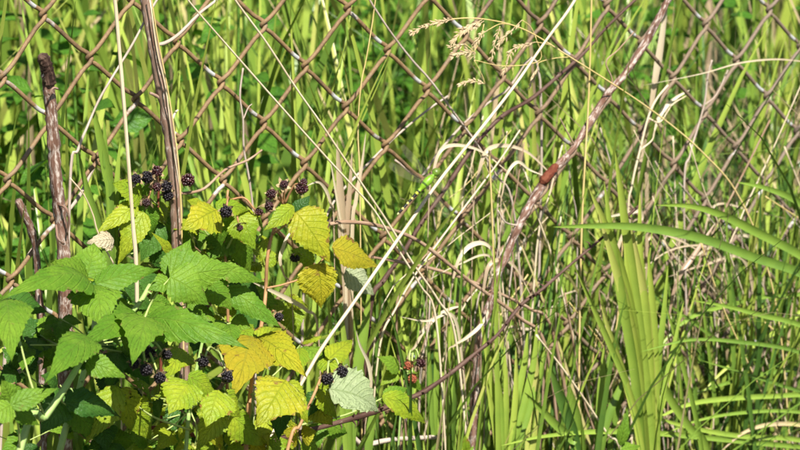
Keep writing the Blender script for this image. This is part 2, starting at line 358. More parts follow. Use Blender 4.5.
# ---------------------------------------------------------------- ground
def mat_ground():
    m, N, L = new_mat('soil_and_litter')
    g = N.new('ShaderNodeNewGeometry'); n1 = noise(N, L, 22, 6, g.outputs['Position'], 0.7); n2 = noise(N, L, 1.3, 3, g.outputs['Position'])
    r = ramp(N, [(0.35, (0.020, 0.014, 0.010)), (0.55, (0.055, 0.040, 0.026)), (0.72, (0.12, 0.09, 0.055))]); L.new(n1, r.inputs[0])
    r2 = ramp(N, [(0.4, (0.035, 0.065, 0.015)), (0.65, (0.07, 0.115, 0.022))]); L.new(n1, r2.inputs[0])
    f = ramp(N, [(0.42, (0, 0, 0)), (0.6, (1, 1, 1))]); L.new(n2, f.inputs[0])
    c = mix_c(N, L, f.outputs[0], r.outputs[0], r2.outputs[0])
    p = N.new('ShaderNodeBsdfPrincipled'); L.new(c, p.inputs['Base Color']); p.inputs['Roughness'].default_value = 0.95
    b = N.new('ShaderNodeBump'); b.inputs['Strength'].default_value = 1; b.inputs['Distance'].default_value = 0.02
    L.new(n1, b.inputs['Height']); L.new(b.outputs[0], p.inputs['Normal'])
    o = N.new('ShaderNodeOutputMaterial'); L.new(p.outputs[0], o.inputs[0]); return m
M['ground'] = mat_ground()
k = 60; xs = np.sign(np.linspace(-1, 1, k)) * np.abs(np.linspace(-1, 1, k)) ** 4 * 300
GX, GY = np.meshgrid(xs, xs + 4); GZ = 0.012 * np.sin(GX * 2.1) * np.cos(GY * 1.7) - 0.014
V = np.stack([GX.ravel(), GY.ravel(), GZ.ravel()], 1)
F = [(i * k + j, i * k + j + 1, (i + 1) * k + j + 1, (i + 1) * k + j) for i in range(k - 1) for j in range(k - 1)]
mesh('ground', V, F, 'ground')['kind'] = 'structure'

# ---------------------------------------------------------------- chain-link fence
HW, HH, WR = 0.0373, 0.037, 0.00165
NODES = [(343,3,0,0),(382,47,1,1),(422,87,2,2),(459,125,3,3),(304,65,-1,1),(343,109,0,2),(265,24,-2,0),(222,82,-3,1),(178,43,-4,0),(137,97,-5,1),(90,58,-6,0),(43,13,-7,-1),(5,78,-8,0),(494,73,4,2),(455,27,3,1),(533,24,5,1),(600,3,7,1),(640,42,8,2),(670,77,9,3),(706,108,10,4),(708,23,10,2),(738,62,11,3),(771,97,12,4)]
RB = []
for u, v, i, kk in NODES:                            # the mesh is pulled out of square here and there
    p = pw(u, v) - P0; RB.append((i * HW, -kk * HH, p @ E_ - i * HW, p[2] + kk * HH))
RB = np.array(RB)
def fence_pt(a, z, dep):
    """a along the fence, z up from the reference knuckle, dep towards the camera."""
    d2 = (RB[:, 0] - a) ** 2 + (RB[:, 1] - z) ** 2; wt = np.exp(-d2 / (2 * 0.038 ** 2)); w0 = wt.sum() + 0.35
    da, dz = (wt @ RB[:, 2]) / w0, (wt @ RB[:, 3]) / w0
    bow = 0.006 * math.sin(a * 5.1 + 1) * math.cos(z * 4.0) + 0.004 * math.sin(a * 13 + z * 9)
    return P0 + E_ * (a + da) + ZZ * (z + dz) + NF * (dep + bow)
ZTOP, ZBOT = 1.22 - P0[2], 0.03 - P0[2]
I0, I1 = -32, 44
fe = thing('chain_link_fence', 'rusty brown chain-link wire fence running behind the raspberry canes', 'fence', P0 * (1, 1, 0) + np.array((0, 0, 0)))
for c in range(I0, I1):
    pts = []; zn = []; r_ = np.random.default_rng(c + 900)
    # knuckles of column i lie at z = -k*HH with k of the same parity as i (i, k both odd or both even)
    kmin = int(math.ceil(-ZTOP / HH)); kmax = int(math.floor(-ZBOT / HH))
    ks = list(range(kmin, kmax + 1))
    for kk in ks:
        right = ((kk - (c + 1)) % 2 == 0); col = c + 1 if right else c; a0 = col * HW; z0 = -kk * HH; sg = 1 if right else -1
        # coming down: rightward runs lie behind, leftward runs in front
        din = -1.25 * WR if right else 1.25 * WR
        nxt = 0.24
        pts.append((a0 - sg * HW * nxt, z0 + HH * nxt, din * 1.0, 0))
        pts.append((a0 - sg * HW * 0.07 + sg * WR * 0.5, z0 + HH * 0.10, din * 1.15, 0))
        pts.append((a0 + sg * WR * 1.05, z0, 0, 0))
        pts.append((a0 - sg * HW * 0.07 + sg * WR * 0.5, z0 - HH * 0.10, -din * 1.15, 0))
        pts.append((a0 - sg * HW * nxt, z0 - HH * nxt, -din, 0))
    A = np.array(pts); C = spline(A[:, :3], 3); C = np.array([fence_pt(*p) for p in C])
    v, f, uvs = tube_geo(C, WR, 7)
    gl = np.zeros(len(C)); npk = 15
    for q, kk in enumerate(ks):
        if (kk - (c + 1)) % 2 == 0 and r_.random() < 0.6:     # highlight painted on just above a right-hand knuckle
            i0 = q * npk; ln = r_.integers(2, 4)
            gl[i0:i0 + ln] = r_.uniform(0.62, 1.0)
        elif r_.random() < 0.12: gl[q * npk + 9:q * npk + 13] = 0.5
    mesh('wire', v, f, 'wire', fe, uv=uvs, attrs={'glint': np.repeat(gl, 7)})
def lathe(base, prof, sides=20):
    V, F = [], []
    for r0, z in prof:
        for q in range(sides): V.append(np.array(base) + np.array((r0 * math.cos(2 * math.pi * q / sides), r0 * math.sin(2 * math.pi * q / sides), z)))
    for i in range(len(prof) - 1):
        for q in range(sides): F.append((i * sides + q, i * sides + (q + 1) % sides, (i + 1) * sides + (q + 1) % sides, (i + 1) * sides + q))
    return np.array(V), F
for a in (I0 * HW - 0.028, I1 * HW + 0.028):
    b = P0 + E_ * a; b[2] = 0
    v, f = lathe(b, [(0.024, -0.05), (0.024, 1.25), (0.031, 1.252), (0.031, 1.275), (0.02, 1.297), (0.002, 1.303)]); mesh('post', v, f, 'pipe', fe)
ra = P0 + E_ * (I0 * HW - 0.02); rb = P0 + E_ * (I1 * HW + 0.02); ra[2] = rb[2] = 1.228; setb = -NF * 0.024
v, f, uvs = tube_geo(np.linspace(ra + setb, rb + setb, 30), 0.017, 12); mesh('top_rail', v, f, 'pipe', fe, uv=uvs)

# ---------------------------------------------------------------- grass behind and before the fence (uncountable)
def grass_mesh(name, X, Y, H, lean_a, lean, curve, W, face, tint, segs=6, mat='grass', z0=None):
    n = len(X); t = np.linspace(0, 1, segs + 1)[None, :]
    hx = np.cos(lean_a)[:, None]; hy = np.sin(lean_a)[:, None]
    off = H[:, None] * (lean[:, None] * t + curve[:, None] * t ** 2.6)
    zz = H[:, None] * (t - 0.35 * (lean[:, None] + curve[:, None]) ** 2 * t ** 3)
    cx = X[:, None] + hx * off; cy = Y[:, None] + hy * off; cz = zz + (0 if z0 is None else z0[:, None])
    ww = W[:, None] / 2 * np.minimum(1, ((1 - t) / 0.5)) ** 0.7 * (0.65 + 0.35 * np.minimum(1, t / 0.2))
    ww[:, -1] = 0.0002
    fx = np.cos(face)[:, None]; fy = np.sin(face)[:, None]
    V = np.empty((n, segs + 1, 2, 3)); 
    V[:, :, 0, 0] = cx - fx * ww; V[:, :, 0, 1] = cy - fy * ww; V[:, :, 0, 2] = cz
    V[:, :, 1, 0] = cx + fx * ww; V[:, :, 1, 1] = cy + fy * ww; V[:, :, 1, 2] = cz
    base = (np.arange(n) * (segs + 1) * 2)[:, None]; s = np.arange(segs)[None, :] * 2
    q = np.stack([base + s, base + s + 1, base + s + 3, base + s + 2], -1).reshape(-1, 4)
    tn = np.repeat((tint[:, None] + 0.08 * (t - 0.5)), 2, axis=1).reshape(-1)
    ac = np.tile([-1, 1], n * (segs + 1))
    return mesh(name, V.reshape(-1, 3), q, mat, attrs={'tint': tn, 'across': ac})
def vnoise(x, y, s, seed):
    r_ = np.random.default_rng(seed); g = r_.random((64, 64)); x = np.asarray(x) / s + 30; y = np.asarray(y) / s + 30
    i = np.floor(x).astype(int); j = np.floor(y).astype(int); fx = x - i; fy = y - j; fx = fx * fx * (3 - 2 * fx); fy = fy * fy * (3 - 2 * fy)
    G = lambda a, b: g[a % 64, b % 64]
    return (G(i, j) * (1 - fx) + G(i + 1, j) * fx) * (1 - fy) + (G(i, j + 1) * (1 - fx) + G(i + 1, j + 1) * fx) * fy
def behind(x, y): return -((np.asarray(x) - P0[0]) * NF[0] + (np.asarray(y) - P0[1]) * NF[1])   # metres behind the fence line
def scatter(n, x0, x1, y0, y1):
    return rng.uniform(x0, x1, n), rng.uniform(y0, y1, n)
# tall grass behind: dense in the strip one looks along, thinner to the sides
X1, Y1 = scatter(60000, -1.9, 2.1, 2.0, 7.2)
dens = np.where(np.abs(X1) < 0.12 * Y1 + 0.38, 1.0, 0.38)
cl = vnoise(X1, Y1, 0.16, 3); cl2 = vnoise(X1, Y1, 0.45, 4)
keep = (rng.random(len(X1)) < dens * np.clip((cl - 0.36) * 3.2, 0.02, 1) * np.clip((cl2 - 0.15) * 1.8, 0.10, 1)) & (behind(X1, Y1) > 0.10) & ((behind(X1, Y1) > 0.75) | (rng.random(len(X1)) < 0.8))
X1, Y1 = X1[keep], Y1[keep]; cl, cl2 = cl[keep], cl2[keep]; n = len(X1)
bh = behind(X1, Y1)
H1 = rng.normal(0.56, 0.13, n) * (0.75 + 0.5 * cl2); H1 = np.clip(H1, 0.2, 0.95)
# just behind the fence it is lower on the camera's left, where the raspberries shade it
tint = np.clip(0.48 + 0.30 * (cl2 - 0.5) + 0.2 * (vnoise(X1, Y1, 0.09, 8) - 0.5) + rng.normal(0, 0.12, n), 0.03, 0.74)
dry = (rng.random(n) < 0.10) & ((bh > 0.5) | (X1 > 0)); tint[dry] = rng.uniform(0.8, 1.0, dry.sum())
grass_mesh('meadow_grass', X1, Y1, H1, rng.uniform(0, 6.28, n), np.abs(rng.normal(0.07, 0.08, n)), np.abs(rng.normal(0.10, 0.12, n)) + (rng.random(n) < 0.16) * rng.uniform(0.2, 0.7, n),
           np.clip(rng.normal(0.0068, 0.0024, n), 0.002, 0.0125), rng.normal(0, 0.6, n), tint, 7)
tag(bpy.data.objects['meadow_grass'], 'tall yellow-green meadow grass growing thickly behind the wire fence', 'grass', kind='stuff')
# low fine undergrowth and dead thatch behind
X2, Y2 = scatter(9000, -1.9, 2.1, 2.2, 7.0)
keep = (behind(X2, Y2) > 0.02) & (np.abs(X2) < 0.12 * Y2 + 0.7); X2, Y2 = X2[keep], Y2[keep]; n = len(X2)
tint = np.where(rng.random(n) < 0.35, rng.uniform(0.9, 1.0, n), rng.uniform(0.0, 0.3, n))
grass_mesh('grass_thatch', X2, Y2, rng.uniform(0.06, 0.30, n), rng.uniform(0, 6.28, n), np.abs(rng.normal(0.35, 0.3, n)), np.abs(rng.normal(0.5, 0.35, n)),
           rng.uniform(0.0015, 0.004, n), rng.uniform(0, 3.14, n), tint, 5)
tag(bpy.data.objects['grass_thatch'], 'low tangled green and dead straw undergrowth at the foot of the meadow', 'thatch', kind='stuff')
# short grass on the photographer's side, below the frame
X3, Y3 = scatter(9000, -1.6, 1.8, 0.6, 3.6)
keep = behind(X3, Y3) < -0.03; X3, Y3 = X3[keep], Y3[keep]; n = len(X3)
tint = np.where(rng.random(n) < 0.25, rng.uniform(0.82, 1.0, n), rng.uniform(0.12, 0.55, n))
grass_mesh('short_grass', X3, Y3, np.clip(rng.normal(0.13, 0.05, n), 0.04, 0.24), rng.uniform(0, 6.28, n), np.abs(rng.normal(0.2, 0.2, n)), np.abs(rng.normal(0.3, 0.3, n)),
           rng.uniform(0.002, 0.005, n), rng.uniform(0, 3.14, n), tint, 4)
tag(bpy.data.objects['short_grass'], 'short grass on the near side of the fence', 'grass', kind='stuff')
# tangled thin grass standing along the right-hand stretch of the fence
n = 900; a = rng.uniform(0.02, 0.75, n) ** 0.8; d = rng.uniform(-0.07, 0.3, n)
X4 = P0[0] + E_[0] * a + NF[0] * -d; Y4 = P0[1] + E_[1] * a + NF[1] * -d
tint = np.where(rng.random(n) < 0.34, rng.uniform(0.8, 1.0, n), np.clip(rng.normal(0.24, 0.17, n), 0.0, 0.7))
H4 = np.clip(rng.normal(0.42, 0.10, n) + 0.06 * np.clip(a, 0, 0.5), 0.2, 0.66)
grass_mesh('tangled_grass', X4, Y4, H4, rng.uniform(0, 6.28, n), np.clip(np.abs(rng.normal(0.2, 0.17, n)), 0, 0.3), np.clip(np.abs(rng.normal(0.3, 0.25, n)), 0, 0.5),
           rng.uniform(0.0012, 0.0040, n), rng.uniform(0, 3.14, n), tint, 8)
tag(bpy.data.objects['tangled_grass'], 'fine tangled green and straw-coloured grass along the right stretch of fence', 'grass', kind='stuff')
# leafy weeds among the meadow, mostly to the left
def weeds():
    V, F, U = [], [], []; k = 0; r_ = np.random.default_rng(21)
    spots = []
    while len(spots) < 620:
        x, y = r_.uniform(-1.1, 1.2), r_.uniform(2.4, 6.2)
        if behind(x, y) < 0.18 or abs(x) > 0.12 * y + 0.4: continue
        if r_.random() > (0.95 if x < 0.03 * y else 0.15): continue
        if vnoise(x, y, 0.3, 12) < 0.38: continue
        spots.append((x, y))
    for x, y in spots:
        h = r_.uniform(0.22, 0.60); la = r_.uniform(0, 6.28); ln = r_.uniform(0, 0.16)
        nl = r_.integers(26, 50)
        for q in range(nl):
            t = r_.uniform(0.25, 1); c = np.array((x + math.cos(la) * ln * t * h, y + math.sin(la) * ln * t * h, h * t))
            az = r_.uniform(0, 6.28); out = r_.uniform(0.01, 0.085) * (1.15 - t * 0.7)
            b = c + np.array((math.cos(az) * out, math.sin(az) * out, r_.uniform(-.01, .02))); L_ = r_.uniform(0.014, 0.034); Wd = L_ * r_.uniform(0.4, 0.7)
            dirv = nrm(np.array((math.cos(az), math.sin(az), r_.uniform(-0.5, 0.5)))); nn = nrm(np.array((r_.normal() * .5, r_.normal() * .5 - .3, 1))); sd = nrm(np.cross(dirv, nn)); nn = np.cross(sd, dirv)
            for tt, ww, zz in ((0, 0.05, 0), (0.3, 0.85, 0.06), (0.55, 1, 0.05), (0.8, 0.6, -0.02), (1, 0.03, -0.12)):
                for sgn in (-1, 0, 1):
                    V.append(b + dirv * L_ * tt + sd * Wd / 2 * ww * sgn + nn * (zz * L_ + (0.08 * L_ if sgn else 0))); U.append((tt, sgn))
            for i in range(4):
                for j in (0, 1): F.append((k + 3 * i + j, k + 3 * i + j + 1, k + 3 * i + 4 + j, k + 3 * i + 3 + j))
            k += 15
        st = spline([(x, y, 0), (x + math.cos(la) * ln * h * .5, y + math.sin(la) * ln * h * .5, h * .5), (x + math.cos(la) * ln * h, y + math.sin(la) * ln * h, h)], 2)
        v, f, u = tube_geo(st, 0.0014, 4, cap=False); V += list(v); U += [(0.5, 0.0)] * len(v); F += [tuple(i + k for i in ff) for ff in f]; k += len(v)
    o = mesh('leafy_weeds', np.array(V), F, 'weed', uv=np.array(U))
    tag(o, 'dark green small-leaved weeds growing among the grass behind the fence', 'weeds', kind='stuff')
weeds()

exec_parts = True
# ---------------------------------------------------------------- old canes
stalk_list = []
# broken-off cane, far left
t = thing('broken_cane', 'short reddish cane with a dark rotten broken tip at the far left', 'cane', pw(66, 450, -0.07) * (1, 1, 0))
C = path([(44, 58), (47, 75), (51, 110), (54, 150), (57, 190), (62, 235), (65, 290), (66, 450)], -0.07, 9, True)
m = len(C); rad = 5.6 * S() * (1 + 0.04 * np.sin(np.arange(m) * 1.3) + 0.05 * rng.normal(size=m)) * np.linspace(0.9, 1.15, m)
v, f, u = tube_geo(C, rad * 1.1, 16, 0.15, seed=5); mesh('stem', v, f, 'cane_red', t, uv=u)
C2 = path([(41, 54), (45, 62), (48, 72), (50, 84)], -0.072, 7); v, f, u = tube_geo(C2, np.linspace(5.5, 6.2, len(C2)) * S() * np.array([.35, .7, .95] + [1.0, 1.03] * 12)[:len(C2)], 18, 0.2, seed=8); mesh('rotten_tip', v, f, 'char', t, uv=u)
for pp in ([(59, 205, -0.075), (66, 208, -0.085), (69, 220, -0.085), (67, 235, -0.08)], [(56, 225, -0.075), (58, 238, -0.085), (64, 244, -0.085)], [(49, 95, -0.08), (53, 88, -0.082), (58, 89, -0.08)]):
    v, f, u = tube_geo(path(pp, 0, 4), 1.2 * S(), 5, 0.2); mesh('bark_curl', v, f, 'cane_grey', t, uv=u)
stalk('old_cane', 'thick grey-brown upright cane rising behind the green leaves', 'cane',
      [(143, -40), (146, 5), (154, 50), (164, 105), (171, 150), (176, 200), (177, 245), (181, 310), (184, 352), (186, 450)], 11.0, 'cane_grey', -0.045, (0.95, 1.2), rough=0.13, sides=16, n=9, seed=11,
      bits=[('side_branch', [(152, 45), (165, 43), (180, 33), (200, 13), (214, 2), (226, -10)], 4.2, 'grey_twig'), ('stub', [(165, 104), (158, 97), (150, 93)], 4.5, 'cane_grey'), ('stub', [(172, 120), (175, 113), (178, 110)], 3, 'straw'),
            ('side_branch', [(176, 193), (188, 193), (205, 188), (225, 170), (248, 160), (262, 150)], 3.6, 'twig'), ('bark_strip', [(150, 0, -.05), (157, 50, -.052), (166, 90, -.052), (172, 140, -.052), (181, 200, -.05), (181, 240, -.05)], 1.8, 'straw')])
stalk('short_cane', 'peeling red stump of cane against the wire at the far left', 'cane', [(18, 200), (24, 214), (32, 232), (37, 262), (39, 300), (42, 330), (44, 450)], 8.5, 'cane_red', -0.015, (0.8, 1.1), rough=0.14, sides=9, seed=12)
t = stalk('leaning_cane', 'long reddish flaking cane leaning across the right half of the fence', 'cane',
      [(684, -30), (668, 0), (650, 35), (628, 70), (607, 95), (590, 122), (575, 146), (558, 166), (545, 181), (530, 205), (519, 226), (508, 252), (497, 276), (488, 310), (478, 345), (472, 450)], 8.4, 'cane_red', -0.085, (0.85, 1.1), rough=0.14, n=8, sides=16, seed=13,
      bits=[('side_twig', [(607, 95), (612, 80), (606, 62), (618, 50), (634, 32)], 2.2, 'twig'), ('side_twig', [(575, 146), (566, 130), (560, 118)], 2.2, 'twig'), ('side_twig', [(519, 226), (505, 222), (498, 210)], 2.2, 'grey_twig')])
C = path([(557, 165, -0.086), (551, 172, -0.088), (546, 178, -0.088), (541, 184, -0.086)], 0, 6); v, f, u = tube_geo(C, S() * np.interp(np.linspace(0, 1, len(C)), [0, .2, .5, .8, 1], [2.4, 4.9, 4.6, 5.2, 2.4]), 14, 0.28, seed=4)
mesh('canker', v, f, 'cane_rust', t, uv=u)['label'] = 'bare rust-red swollen patch on the cane'
stalk('maroon_cane', 'slender dark maroon cane slanting beneath the long pale stalk', 'cane',
      [(640, -5), (606, 28), (584, 53), (556, 78), (531, 99), (500, 118), (470, 152), (446, 188), (420, 225), (402, 255), (384, 280), (370, 310), (362, 450)], 5.0, 'cane_dark', -0.02, (0.7, 1.25), rough=0.07, sides=8, seed=14, thorns=26)
stalk('arching_twig', 'thin brown twig arching from the dry sheath down to the centre', 'twig',
      [(330, 224), (345, 222), (370, 224), (396, 231), (420, 242), (446, 262), (472, 283), (495, 299), (520, 318), (545, 345), (560, 450)], 4.0, 'twig', -0.085, (1.1, 0.9), rough=0.08, seed=15, thorns=8)
stalk('straight_twig', 'straight tan twig crossing just below the arching brown one', 'twig',
      [(372, 257), (400, 262), (437, 270), (470, 281), (505, 296), (530, 309), (552, 330), (575, 450)], 4.2, 'twig', -0.06, (0.8, 1.0), rough=0.06, seed=16)
stalk('thorny_cane', 'dark red thorny cane lying low across the bottom centre', 'cane',
      [(640, 205), (602, 238), (570, 265), (540, 291), (520, 306), (498, 334), (476, 353), (452, 372), (425, 391), (400, 402), (374, 412), (340, 422), (300, 433), (255, 447), (235, 460)], 6.4, 'cane_dark', -0.145, (0.5, 1.1), rough=0.10, sides=8, seed=17, thorns=46)
stalk('low_red_cane', 'thin red cane near the ground under the yellow leaves', 'cane', [(120, 440), (150, 428), (175, 430), (200, 437), (225, 446), (240, 470)], 4.2, 'cane_rust', -0.09, seed=18, thorns=14, rough=0.12)
# fallen whitish stick at the left
stalk('bleached_stick', 'bleached grey stick poking in from the left edge', 'stick', [(42, 361, -.13), (25, 369, -.13), (0, 379, -.13), (-30, 393, -.13), (-60, 415, -.13)], 6.5, 'grey_twig', -0.13, (0.6, 1.2), rough=0.12, sides=9, seed=19)
stalk('dark_branch', 'dark lichened branch crossing the wire at the left edge', 'branch', [(100, 150), (92, 170), (80, 195), (64, 216), (45, 235), (25, 262), (10, 300), (0, 450)], 4.2, 'grey_twig', 0.03, (0.8, 1.2), rough=0.12, seed=20)
# ---------------------------------------------------------------- dry stalks
dry = [
 ('upright pale cream stalk standing in front of the leaves at the left', [(112, -25), (115, 0), (119, 45), (124, 105), (129, 170), (133, 225), (136, 262), (138, 340), (141, 400), (144, 455)], 4.6, 'straw', -0.14, 1),
 ('longest cream stalk, slanting from top right down to the yellow leaves', [(590, -30), (572, 5), (545, 42), (515, 85), (480, 130), (440, 180), (408, 225), (380, 265), (350, 308), (322, 348), (300, 386), (280, 420), (262, 450), (248, 475)], 4.0, 'straw', -0.145, 2),
 ('fine straw stalk slanting down from the top left to the centre', [(178, -15), (192, 5), (225, 43), (268, 92), (300, 128), (326, 157), (350, 183), (374, 210), (394, 243), (420, 285), (436, 320), (446, 460)], 2.4, 'straw', -0.12, 3),
 ('fine straw stalk running beside its twin from the upper left', [(226, -15), (238, 4), (266, 42), (296, 88), (320, 122), (340, 152), (366, 190), (390, 226), (412, 262), (438, 300), (455, 335), (468, 460)], 2.6, 'straw', -0.10, 4),
 ('pinkish grey stalk slanting behind the upper centre of the fence', [(362, -15), (372, 4), (392, 34), (412, 60), (430, 80), (452, 110), (476, 143), (496, 175), (515, 220), (530, 450)], 2.8, 'grey_twig', -0.03, 5),
 ('thin golden vertical stalk left of the leaning cane', [(592, -20), (591, 20), (590, 60), (588, 110), (585, 160), (582, 220), (580, 300), (578, 450)], 2.4, 'straw_gold', -0.09, 6),
 ('short dry stalk with knotty joints near the upper left wire', [(243, 68), (240, 95), (243, 120), (244, 150), (250, 185), (254, 240), (256, 450)], 2.6, 'grey_twig', -0.02, 7),
 ('thin green-white stalk rising beside the thick grey-brown cane', [(150, -10), (158, 40), (166, 80), (172, 115), (178, 160), (181, 205), (182, 245), (185, 450)], 1.8, 'straw_gold', -0.06, 8),
 ('crossing straw stalk slanting left over the upper left wires', [(160, -5), (148, 15), (132, 45), (118, 68), (100, 98), (88, 125), (78, 150), (70, 185), (66, 450)], 3.0, 'grey_twig', -0.035, 9),
 ('dry bent stem with a broken kink at the right', [(712, 60), (708, 75), (704, 105), (697, 130), (690, 155), (684, 200), (690, 450)], 2.6, 'grey_twig', -0.05, 10),
 ('pale forked dry stem standing right of the leaning cane', [(668, 85), (656, 100), (648, 118), (640, 150), (632, 185), (628, 230), (632, 450)], 3.0, 'straw', -0.03, 11),
 ('straw stalk leaning right beside the curled white leaf', [(520, 130), (500, 160), (470, 200), (440, 240), (415, 275), (395, 310), (380, 345), (370, 450)], 2.2, 'straw', -0.07, 12),
 ('yellowish stem rising through the centre grass beside the twigs', [(489, 150), (491, 190), (493, 240), (495, 300), (497, 350), (500, 450)], 2.4, 'straw_gold', -0.08, 13),
 ('pale stalk lying along the bottom edge near the centre', [(455, 436), (420, 438), (390, 440), (365, 446), (340, 455)], 6.0, 'grey_twig', -0.06, 14),
 ('thin pale stick crossing the tall green tuft at lower right', [(536, 335), (560, 365), (585, 400), (608, 435), (622, 455)], 3.0, 'straw', -0.13, 15),
 ('grey dead stem bending under the dark thorny cane', [(430, 300), (428, 330), (424, 350), (421, 368), (418, 450)], 2.4, 'grey_twig', -0.05, 16),
 ('thin reddish stalk leaning near the right edge', [(770, 120), (745, 170), (722, 215), (705, 250), (690, 290), (680, 350), (676, 450)], 2.6, 'twig', -0.04, 17),
 ('fine straw stalk crossing the right edge of the fence', [(812, 60), (790, 110), (768, 160), (740, 220), (722, 280), (712, 450)], 1.8, 'straw', -0.06, 18),
 ('slim straw stalk leaning left over the lower right grass', [(700, 240), (720, 300), (742, 350), (765, 400), (785, 455)], 2.2, 'straw_gold', -0.12, 19),
 ('pale slanting stalk behind the yellow leaf cluster', [(448, 96), (425, 112), (392, 140), (360, 172), (335, 200), (318, 235), (305, 270), (300, 450)], 3.0, 'grey_twig', 0.02, 20),
 ('thin bare stem hanging before the fence at upper centre', [(376, -5), (372, 25), (366, 60), (361, 85), (358, 130), (360, 200), (362, 450)], 1.5, 'straw_gold', -0.03, 21),
 ('grey bent stick behind the dragonfly', [(395, 160), (420, 176), (440, 150), (470, 118), (505, 92), (540, 80)], 3.2, 'grey_twig', 0.01, 22),
 ('thin white bent stalk between the upper left wire and broken cane', [(70, 178), (84, 195), (93, 215), (97, 230), (106, 250), (116, 270), (120, 300), (122, 450)], 1.8, 'straw', -0.09, 23),
]
for lab, pts, ww, mm, oo, sd in dry:
    kn = []
    if sd == 10: kn = [('side_twig', [(704, 105), (716, 95), (728, 70)], 1.8, 'grey_twig')]
    if sd == 11: kn = [('fork', [(648, 118), (660, 122), (672, 105), (686, 96)], 2.2, 'straw'), ('fork', [(640, 150), (652, 140), (655, 128)], 2.0, 'straw')]
    if sd == 7: kn = [('side_twig', [(243, 120), (248, 108), (252, 104)], 1.6, 'grey_twig')]
    stalk('dry_stalk', lab, 'stalk', pts, ww, mm, oo, (0.8, 1.1), rough=0.06, seed=40 + sd, bits=kn, sides=6)
for q in range(66):
    r_ = np.random.default_rng(700 + q); u0 = r_.uniform(425, 800); v0 = r_.uniform(110, 330); du = r_.normal() * 70; bend = r_.normal() * 22; oo = r_.uniform(-0.08, 0.06)
    pts = [(u0, v0), (u0 + du * .35 + bend * .6, v0 + 50), (u0 + du * .7 + bend, v0 + 105), (u0 + du, 450)]
    stalk('withered_stalk', 'thin weathered dead grass stem tangled in the right half of the fence', 'stalk', pts, r_.uniform(1.4, 3.2), ['grey_twig', 'straw', 'straw', 'twig', 'straw_gold', 'grey_twig'][q % 6], oo, (0.6, 1.1), rough=0.08, seed=q, sides=5, n=4, group='dead stems tangled along the fence')
# grass panicle on its golden stem
t = thing('grass_panicle', 'drooping tan grass seed head on a golden stem, upper centre', 'seed head', pw(790, 450, -0.08) * (1, 1, 0))
PST = [(452, 19), (470, 18), (490, 20), (512, 25), (535, 35), (570, 57), (605, 79), (640, 102), (675, 128), (705, 155), (735, 190), (762, 250), (780, 330), (790, 450)]
C = path(PST, -0.10, 6, True); v, f, u = tube_geo(C, np.linspace(0.6, 1.2, len(C)) * S(), 6); mesh('stem', v, f, 'straw_gold', t, uv=u)
def spikelets(pts, nsp, spread, o, seed, ln=(3, 6), wd=1.7):
    """A drooping branch with grains along it."""
    r_ = np.random.default_rng(seed); C = path(pts, o, 8); g = [tube_geo(C, 0.45 * S(), 5)]
    for k in range(nsp):
        i = int(r_.uniform(0.12, 1) * (len(C) - 2)); T = nrm(C[i + 1] - C[i]); sd = nrm(np.cross(T, nrm(CAM - C[i]))) * r_.normal() + nrm(CAM - C[i]) * r_.normal() * 0.6
        d = nrm(T + sd * 0.35); b = C[i] + sd * spread * S() * 0.5; L_ = r_.uniform(*ln) * S(); w_ = wd * S() * r_.uniform(0.35, 0.6)
        g.append(tube_geo([C[i], b, b + d * L_ * 0.35, b + d * L_ * 0.75, b + d * L_], [0.15 * S(), w_ * 0.5, w_, w_ * 0.6, 0.1 * S()], 5, cap=False))
    return join(g)
for q, (pts, nsp, spd) in enumerate([([(455, 19), (440, 22), (424, 27), (409, 34)], 60, 2.2), ([(482, 20), (470, 26), (460, 34), (450, 46)], 40, 2.4), ([(484, 21), (474, 27), (462, 30)], 20, 2),
        ([(488, 30), (480, 36), (475, 47), (474, 60)], 16, 2), ([(474, 52), (462, 53), (450, 58)], 34, 2.6), ([(465, 44), (457, 46), (450, 50)], 12, 2), ([(500, 26), (497, 36), (494, 46), (491, 62)], 16, 1.8),
        ([(522, 20), (512, 30), (502, 40), (497, 50)], 20, 2), ([(536, 42), (524, 45), (512, 50), (506, 66), (503, 74)], 30, 2.0), ([(538, 66), (533, 78), (529, 90)], 14, 1.8), ([(485, 84), (470, 81), (458, 86)], 24, 2)]):
    p2 = [(x, y, -0.10) for x, y in pts]
    v, f, u = spikelets(p2, int(nsp * 1.5), spd * 0.8, -0.10, 60 + q); mesh('spikelet_branch', v, f, 'husk', t, uv=u)
# connecting side stems for the lower branches
for pts in ([(512, 25), (500, 24), (488, 30)], [(535, 35), (540, 60), (505, 66), (474, 60)], [(570, 57), (556, 58), (540, 62), (538, 66)], [(484, 24), (480, 40), (474, 52)], [(474, 60), (482, 75), (485, 84)], [(474, 52), (470, 48), (465, 44)], [(535, 35), (530, 26), (522, 20)], [(560, 51), (550, 45), (536, 42)]):
    v, f, u = tube_geo(path(pts, -0.10, 5), 0.45 * S(), 5); mesh('side_stem', v, f, 'straw_gold', t, uv=u)

